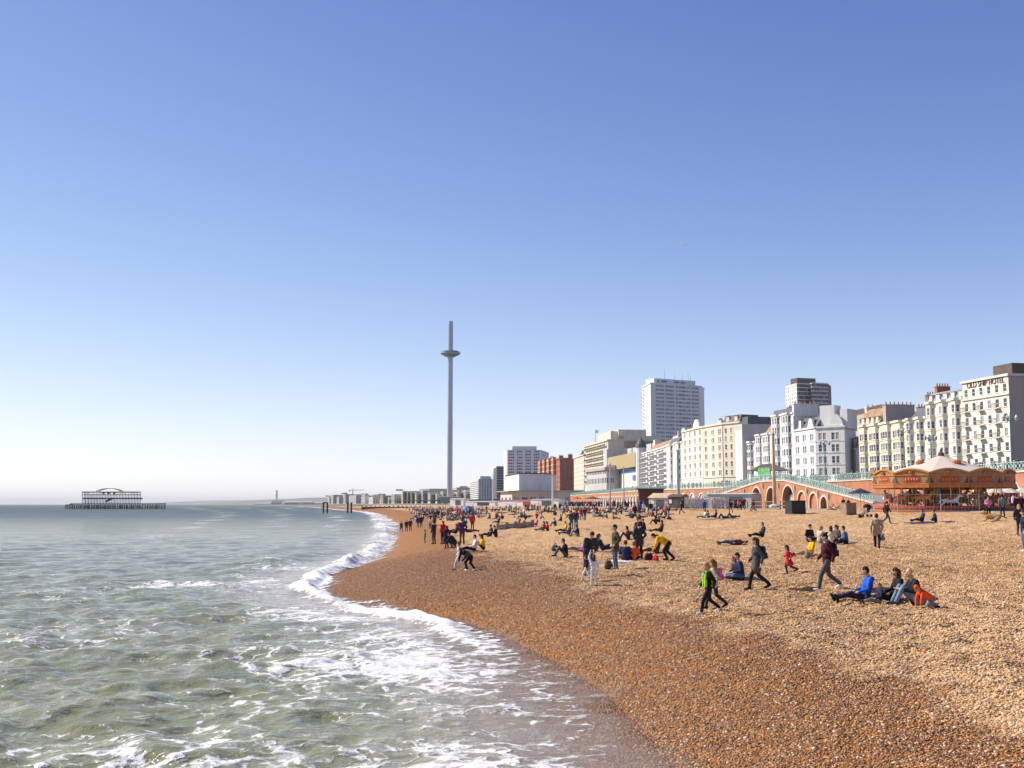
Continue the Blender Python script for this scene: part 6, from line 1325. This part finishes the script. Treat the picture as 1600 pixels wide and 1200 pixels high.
 (1142, 802, 1.75, 100, 'walk', 'black', 'brown', 'short', 'dark', 'dark figure walking left of a group before the hut'), (1155, 798, 1.72, 100, 'walk', 'pink', 'black', 'mid', 'brown', 'pinkish figure walking before the cafe hut'), (1161, 797, 1.74, 100, 'walk', 'maroon', 'black', 'short', 'dark', 'maroon figure walking before the cafe hut'), (1178, 800, 1.68, 170, 'walk', 'maroon', 'grey', 'mid', 'dark', 'person in maroon walking left of the wooden mast'), (1176, 799, 1.6, 170, 'walk', 'brown', 'black', 'short', 'brown', 'brown topped figure behind the maroon walker'),
 (1386, 819, 1.75, 5, 'walk', 'black', 'dgrey', 'short', 'dark', 'dark figure striding right before the carousel fence'), (1441, 815, 1.70, 178, 'sit_out', 'navy', 'black', 'short', 'dark', 'left of two dark sitters on a blanket before carousel'), (1462, 815, 1.70, 170, 'sit_cross', 'navy', 'navy', 'short', 'brown', 'right of two dark sitters on a blanket before carousel'),
 (1545, 808, 1.68, -95, 'talk', 'pink', 'black', 'mid', 'brown', 'person in pink jacket standing right of the carousel'), (1567, 808, 1.78, 80, 'stand', 'grey', 'navy', 'short', 'dark', 'person with grey backpack standing right of the pink jacket'), (1590, 809, 1.76, 100, 'stand', 'maroon', 'charcoal', 'short', 'brown', 'person in maroon with orange bag near the right edge'),
 (1594, 836, 1.66, -100, 'stand', 'black', 'charcoal', 'long', 'blond', 'fair haired person in black at the right edge'), (1602, 862, 1.78, 170, 'stand', 'navy', 'denim', 'short', 'brown', 'person in jeans cut off by the right edge'),
 (1302, 797, 1.3, 180, 'sit_out', 'white', 'tan', 'mid', 'brown', 'pale figure lounging in the left deck chair'), (1318, 797, 1.6, 100, 'stand', 'charcoal', 'dgrey', 'short', 'dark', 'dark figure standing behind the wooden bin'), (1326, 796, 1.6, 100, 'stand', 'brown', 'black', 'short', 'brown', 'brown figure standing behind the wooden bin')]
for (px, py, h, f, ps, tp_, lg, hr, hc_, lab) in MID:
    d_ = ground(px, py).y; near = py > 840
    pp(px, py, h, f, tp_, lg, lab, pose=ps, hair=hr, hc=hc_, child=h < 1.45, lod=0 if (py > 845) else (1 if d_ < 170 else 2), hood=False, dz=-.03 if ps.startswith(('sit', 'lie')) else -.01, shoes=random.choice(['black', 'charcoal', 'brown', 'white']))
# --- people too far to tell features apart
tops = ['black', 'charcoal', 'navy', 'denim', 'dgrey', 'maroon', 'brown', 'white', 'red', 'ltblue', 'tan', 'cream', 'grey', 'pink', 'teal']
pw = {'stand': 'standing', 'walk': 'walking', 'sit_out': 'sitting', 'sit_knees': 'sitting', 'sit_cross': 'sitting', 'lie': 'lying'}
rz_ = random.Random(5)
ZONES = [('left of the blue tent', 640, 735, 796.5, 812, 92, .35), ('far off near the tower foot', 600, 720, 794, 797, 34, .5), ('near the far water line', 648, 690, 800, 818, 12, .9), ('below the terrace cafe', 790, 990, 796.5, 802, 46, .5), ('right of the blue tent', 735, 850, 797, 808, 20, .3)]
for (zone, a, b, c_, d_, n, st) in ZONES:
    for k in range(n):
        px, py = rz_.uniform(a, b), c_+(d_-c_)*rz_.random()**1.7; g = ground(px, py)
        if g.z < .35: continue
        ps = rz_.choice(['stand', 'walk', 'stand']) if rz_.random() < st else rz_.choice(['sit_out', 'sit_knees', 'sit_cross', 'lie', 'sit_out'])
        t = rz_.choice(tops); lg = rz_.choice(['black', 'navy', 'charcoal', 'denim', 'grey']); lab = f'tiny figure in {t} top and {lg} trousers {pw[ps]} {zone}'.replace('dgrey', 'grey')
        person((g.x, g.y, g.z), rz_.choice([180, 170, 190, 90, -90, 0]), rz_.uniform(1.55, 1.85), t, lg, lab, pose=ps, hair='short', hc=rz_.choice(['dark', 'brown', 'blond']), lod=2, group='tiny figures '+zone)
# --- the rest of the beach crowd, past three hundred people: one mass
def mass(name, n, label):
    srcs = [body_mesh(p, lod=2) for p in ('sit_out', 'sit_knees', 'sit_cross', 'lie', 'stand', 'walk')]; data = []
    for me in srcs:
        co = np.zeros(len(me.vertices)*3); me.vertices.foreach_get('co', co); data.append((co.reshape(-1, 3), [tuple(p.vertices) for p in me.polygons], [p.material_index for p in me.polygons]))
    mb = MB()
    for k in range(n):
        px = rz_.choice([rz_.uniform(645, 800), rz_.uniform(645, 760), rz_.uniform(800, 1060)]); py = 796.2+17*rz_.random()**2.2; g = ground(px, py)
        if g.z < .6: continue
        co, fs, mi = data[rz_.choices(range(6), (4, 3, 3, 2, 1, 1))[0]]; a = R(rz_.choice([180, 170, 190, 90, 0])); ca, sa = math.cos(a), math.sin(a); s_ = rz_.uniform(.88, 1.05)
        vs = np.stack([(co[:, 0]*ca-co[:, 1]*sa)*s_+g.x, (co[:, 0]*sa+co[:, 1]*ca)*s_+g.y, co[:, 2]*s_+g.z], -1); o_ = len(mb.v); mb.v += [tuple(v) for v in vs]
        ms = [SKIN, cm(rz_.choice(tops)), cm(rz_.choice(['black', 'navy', 'denim', 'charcoal'])), cm('black'), hmx(rz_.choice(['dark', 'brown'])), EYE, LIP]; ix = []
        for m in ms: mb.mat(m); ix.append(mb.cur)
        for f, m in zip(fs, mi): mb.f.append([i+o_ for i in f]); mb.m.append(ix[m])
    o = structure(mb.build(name), 'stuff'); o['label'] = label
mass('beach_crowd', 330, 'many more small figures sitting and lying on the far shingle')
# --- the crowd on the promenades, one mass
def crowd(name, spots, label):
    mb = MB(); cols = ['black', 'navy', 'charcoal', 'maroon', 'white', 'dgrey', 'brown', 'red', 'denim', 'tan']
    for (x, y, z) in spots:
        t, l = rz_.choice(cols), rz_.choice(cols[:3]); h = rz_.uniform(.9, 1.05); a = rz_.uniform(0, 6.28); ca, sa = math.cos(a)*.11, math.sin(a)*.11
        for q in (-1, 1): mb.mat(cm(l)).tube((x+q*ca+rz_.uniform(-.12, .12), y+q*sa, z), (x+q*ca*.7, y+q*sa*.7, z+.85*h), .07, .1, 5)
        mb.mat(cm(t)).tube((x, y, z+.8*h), (x, y, z+1.42*h), .2, .22, 6); mb.ell((x, y, z+1.42*h), (.22, .22, .1), 6, 3)
        for q in (-1, 1): mb.tube((x+q*ca*2.1, y+q*sa*2.1, z+1.42*h), (x+q*ca*2.4+.06, y+q*sa*2.4, z+.85*h), .06, .05, 5)
        mb.mat(SKIN).ell((x, y, z+1.6*h), (.1, .1, .13), 6, 4); mb.mat(hmx('dark')).ell((x, y+.02, z+1.65*h), (.105, .11, .1), 6, 4)
    o = structure(mb.build(name), 'stuff'); o['label'] = label
sp = []
for k in range(170): y = rz_.uniform(150, 560); sp.append((float(x_wall(y))+rz_.uniform(.8, 5), y, ZR+.13))
crowd('road_crowd', sp, 'crowd strolling along the upper pavement behind the railings')
sp = []
for k in range(340): y = rz_.uniform(205, 640); sp.append((float(x_prom(y))+rz_.uniform(.5, 16 if y > 260 else 5), y, ZP+.07))
for k in range(45): y = rz_.uniform(184, 200); sp.append((xat(rz_.uniform(1066, 1165), y), y, ZP+.07))
for k in range(26): y = rz_.uniform(126, 145); sp.append((xat(rz_.uniform(1545, 1640), y), y, ZP+.07))
crowd('promenade_crowd', sp, 'crowd milling on the lower promenade in front of the arches')

# ------------------------------------------------------------------ bags, blankets, dog, pushchair
def backpack_on(o, s_, m, label, dx=-.20, z=1.22, size=(.2, .32, .46)):
    a = o.rotation_euler.z; ca, sa = math.cos(a), math.sin(a); p = o.location+V((dx*ca, dx*sa, z-size[2]/2))*s_ if False else o.location+V((dx*ca*s_, dx*sa*s_, (z-size[2]/2)*s_))
    b = thing('backpack', label, 'backpack', p, a); me_ = remeshed([((0, y, zz), .095, (0, y2, zz2), .095) for y, zz, y2, zz2 in ((-.06, .1, .06, .1), (-.06, .34, .06, .34), (-.07, .1, -.05, .36), (.07, .1, .05, .36), (0, .1, 0, .38))], .02, 500); me_.materials.clear(); me_.materials.append(m); me_.polygons.foreach_set('use_smooth', [True]*len(me_.polygons)); link('bag', me_, b)
    pk = remeshed([((-.1, -.06, .1), .06, (-.1, .06, .1), .06), ((-.1, -.06, .2), .05, (-.1, .06, .2), .05)], .02, 200); pk.materials.clear(); pk.materials.append(m); link('pocket', pk, b)
    for q in (-1, 1):
        st_ = MB().mat(m); pts = [V((.05, q*.1, .42)), V((.16, q*.13, .5)), V((.30, q*.14, .42)), V((.32, q*.14, .2)), V((.1, q*.13, .05))]
        for u, w in zip(pts[:-1], pts[1:]): st_.tube(u, w, .018, None, 5)
        st_.build('strap', b)
    b.scale = (s_, s_, s_); return b
backpack_on(wg, 1.62/1.75, cm('charcoal'), 'dark backpack worn by the woman in the long grey coat'); backpack_on(wm_, 1.74/1.75, cm('black'), 'black backpack worn by the woman in maroon jacket')
pc = [o for o in C.objects if o.get('label', '').startswith('ginger haired child walking')][0]; backpack_on(pc, 1.22/1.75, cm('pink'), 'pink backpack worn by the ginger haired child')
def groundbag(px, py, m, label, s_=1.0, cat='bag'):
    g = ground(px, py); b = thing('bag', label, cat, g, rz_.uniform(0, 3)); me_ = remeshed([((-.12, 0, .12), .12, (.12, 0, .12), .12), ((-.08, 0, .24), .10, (.08, .02, .25), .10), ((0, .08, .12), .1, (.05, .1, .14), .1)], .025, 400); me_.materials.clear(); me_.materials.append(m); me_.polygons.foreach_set('use_smooth', [True]*len(me_.polygons)); link('body', me_, b)
    h_ = MB().mat(m); pts = [V((-.1, 0, .32)), V((-.05, 0, .42)), V((.05, 0, .42)), V((.1, 0, .32))]
    for u, w in zip(pts[:-1], pts[1:]): h_.tube(u, w, .015, None, 5)
    h_.build('handle', b); b.scale = (s_,)*3
groundbag(868, 862, cm('charcoal'), 'small dark backpack standing left of the man in black', 1.1); groundbag(951, 890, cm('olive'), 'olive bag lying at the tall man’s feet'.replace('’', ''), 1.15); groundbag(1014, 876, cm('maroon'), 'dark maroon bag right of the seated orange top', 1.0); groundbag(1025, 877, cm('red'), 'red bag before the man in yellow jacket', .8); groundbag(1344, 809, cm('charcoal'), 'dark bag lying below the wooden bin', .9)
groundbag(1262, 872, cm('grey'), 'grey bag right behind the yellow jacket woman', .9)
# lime vest on the boy is a piece of clothing: a child of the person
pv_ = [(V((-.115, -.10, 1.36)), .05, V((-.13, .10, 1.36)), .05), (V((.10, .09, 1.36)), .055, V((.12, .11, .98)), .06), (V((.10, -.09, 1.36)), .055, V((.12, -.10, .98)), .06), (V((-.10, 0, 1.44)), .07, V((.0, 0, 1.44)), .10), (V((-.12, .09, 1.34)), .05, V((-.10, .12, .98)), .055), (V((-.12, -.09, 1.34)), .05, V((-.10, -.12, .98)), .055)]
vm_ = remeshed(pv_, .018, 700); vm_.materials.clear(); vm_.materials.append(cm('lime')); vm_.polygons.foreach_set('use_smooth', [True]*len(vm_.polygons)); link('lime_panels', vm_, boy, (0.02, 0, -.02))
# carrier bag in the tan jacket man's hand
g = tanman.location; b = thing('carrier_bag', 'pale plastic carrier bag in hand of the tan jacket man', 'bag', (g.x+.28, g.y+.15, g.z+.42)); me_ = remeshed([((0, 0, .12), .11, (.04, 0, .3), .08), ((-.06, 0, .1), .1, (.08, 0, .1), .1)], .025, 300); me_.materials.clear(); me_.materials.append(cm('grey')); link('body', me_, b); MB().mat(cm('grey')).tube((.03, 0, .36), (-.05, 0, .52), .012, None, 5).build('handle', b)
def blanket(px, py, w, l, m, label):
    g = ground(px, py); mb = MB().mat(m); n = 8
    P_ = lambda i, j: V(((i/n-.5)*w, (j/n-.5)*l, float(beach_z(g.x+(i/n-.5)*w, g.y+(j/n-.5)*l))-g.z+.03+.015*math.sin(i*2.1+j*1.7)))
    for i in range(n):
        for j in range(n): mb.quad(P_(i, j), P_(i+1, j), P_(i+1, j+1), P_(i, j+1))
    tag(mb.build('blanket', None, g, smooth=True), label, 'blanket')
blanket(1452, 815.5, 3.4, 1.8, cm('purple'), 'dark purple blanket under the two sitters before the carousel'); blanket(1125, 811, 4.0, 1.2, cm('grey'), 'grey mat under the lying figures in the middle distance'); blanket(985, 877, 1.9, 1.2, cm('white'), 'pale towel under the navy and orange sitters')
# dog by the carousel end
g = ground(1551, 815); dp_ = [((-.35, 0, .30), .16, (.3, 0, .32), .19), ((.3, 0, .38), .13, (.5, 0, .55), .1), ((.5, 0, .58), .11, (.66, 0, .54), .06), ((.46, .08, .62), .04, (.44, .12, .5), .03), ((.46, -.08, .62), .04, (.44, -.12, .5), .03), ((-.5, 0, .36), .05, (-.8, 0, .22), .04)]
for q in (-1, 1): dp_ += [((.3, q*.1, .24), .07, (.42, q*.11, .08), .05), ((.42, q*.11, .06), .05, (.62, q*.11, .05), .045), ((-.32, q*.13, .22), .12, (-.1, q*.18, .1), .07), ((-.1, q*.18, .07), .055, (-.32, q*.19, .05), .045)]
me_ = remeshed(dp_, .025, 900); me_.materials.clear(); me_.materials.append(mat('dog_fur', (.48, .27, .11), .9, .35, 6)); me_.polygons.foreach_set('use_smooth', [True]*len(me_.polygons)); o = link('dog', me_, None, g, R(160)); o.scale = (1.15, 1.15, 1.15); tag(o, 'tan long haired dog lying right of the carousel fence', 'dog')
# pushchair near the wooden bin
g = ground(1352, 808); o = thing('pushchair', 'black pushchair parked left of the carousel fence', 'pushchair', g, R(200)); MB().mat(cm('black')).add([(-.3, -.25, .45), (-.3, .25, .45), (.25, .25, .35), (.25, -.25, .35), (-.5, -.25, .95), (-.5, .25, .95)], ((0, 1, 2, 3), (1, 0, 4, 5))).build('seat', o)
MB().mat(cm('black')).lathe((-.25, 0, .85), [(.38, 0), (.34, .2), (.2, .33), (.03, .38)], 10).build('hood', o); fm_ = MB().mat(STEEL)
for q in (-.26, .26): fm_.tube((-.75, q, 1.0), (.45, q, .15), .018, None, 6); fm_.tube((-.45, q, .15), (.1, q, .45), .018, None, 6)
fm_.build('frame', o)
for x, y in ((.45, .26), (.45, -.26), (-.45, .28), (-.45, -.28)): MB().mat(IRON).tube((x, y-.03, .14), (x, y+.03, .14), .14, None, 12).build('wheel', o)
HAZE = 5.5e-5
# ------------------------------------------------------------------ haze
hm = bpy.data.materials.new('haze'); hm.use_nodes = True; nt = hm.node_tree; nt.nodes.clear()
pv = nt.nodes.new('ShaderNodeVolumePrincipled'); pv.inputs['Color'].default_value = (1, 1, 1, 1); pv.inputs['Density'].default_value = HAZE; pv.inputs['Anisotropy'].default_value = .0
ho = nt.nodes.new('ShaderNodeOutputMaterial'); nt.links.new(pv.outputs[0], ho.inputs['Volume'])
mb = MB(); mb.box((0, 0, 97), (120000, 120000, 206))
o = mb.build('haze', m=hm); structure(o, 'stuff')
bpy.data.scenes.remove(WORK)
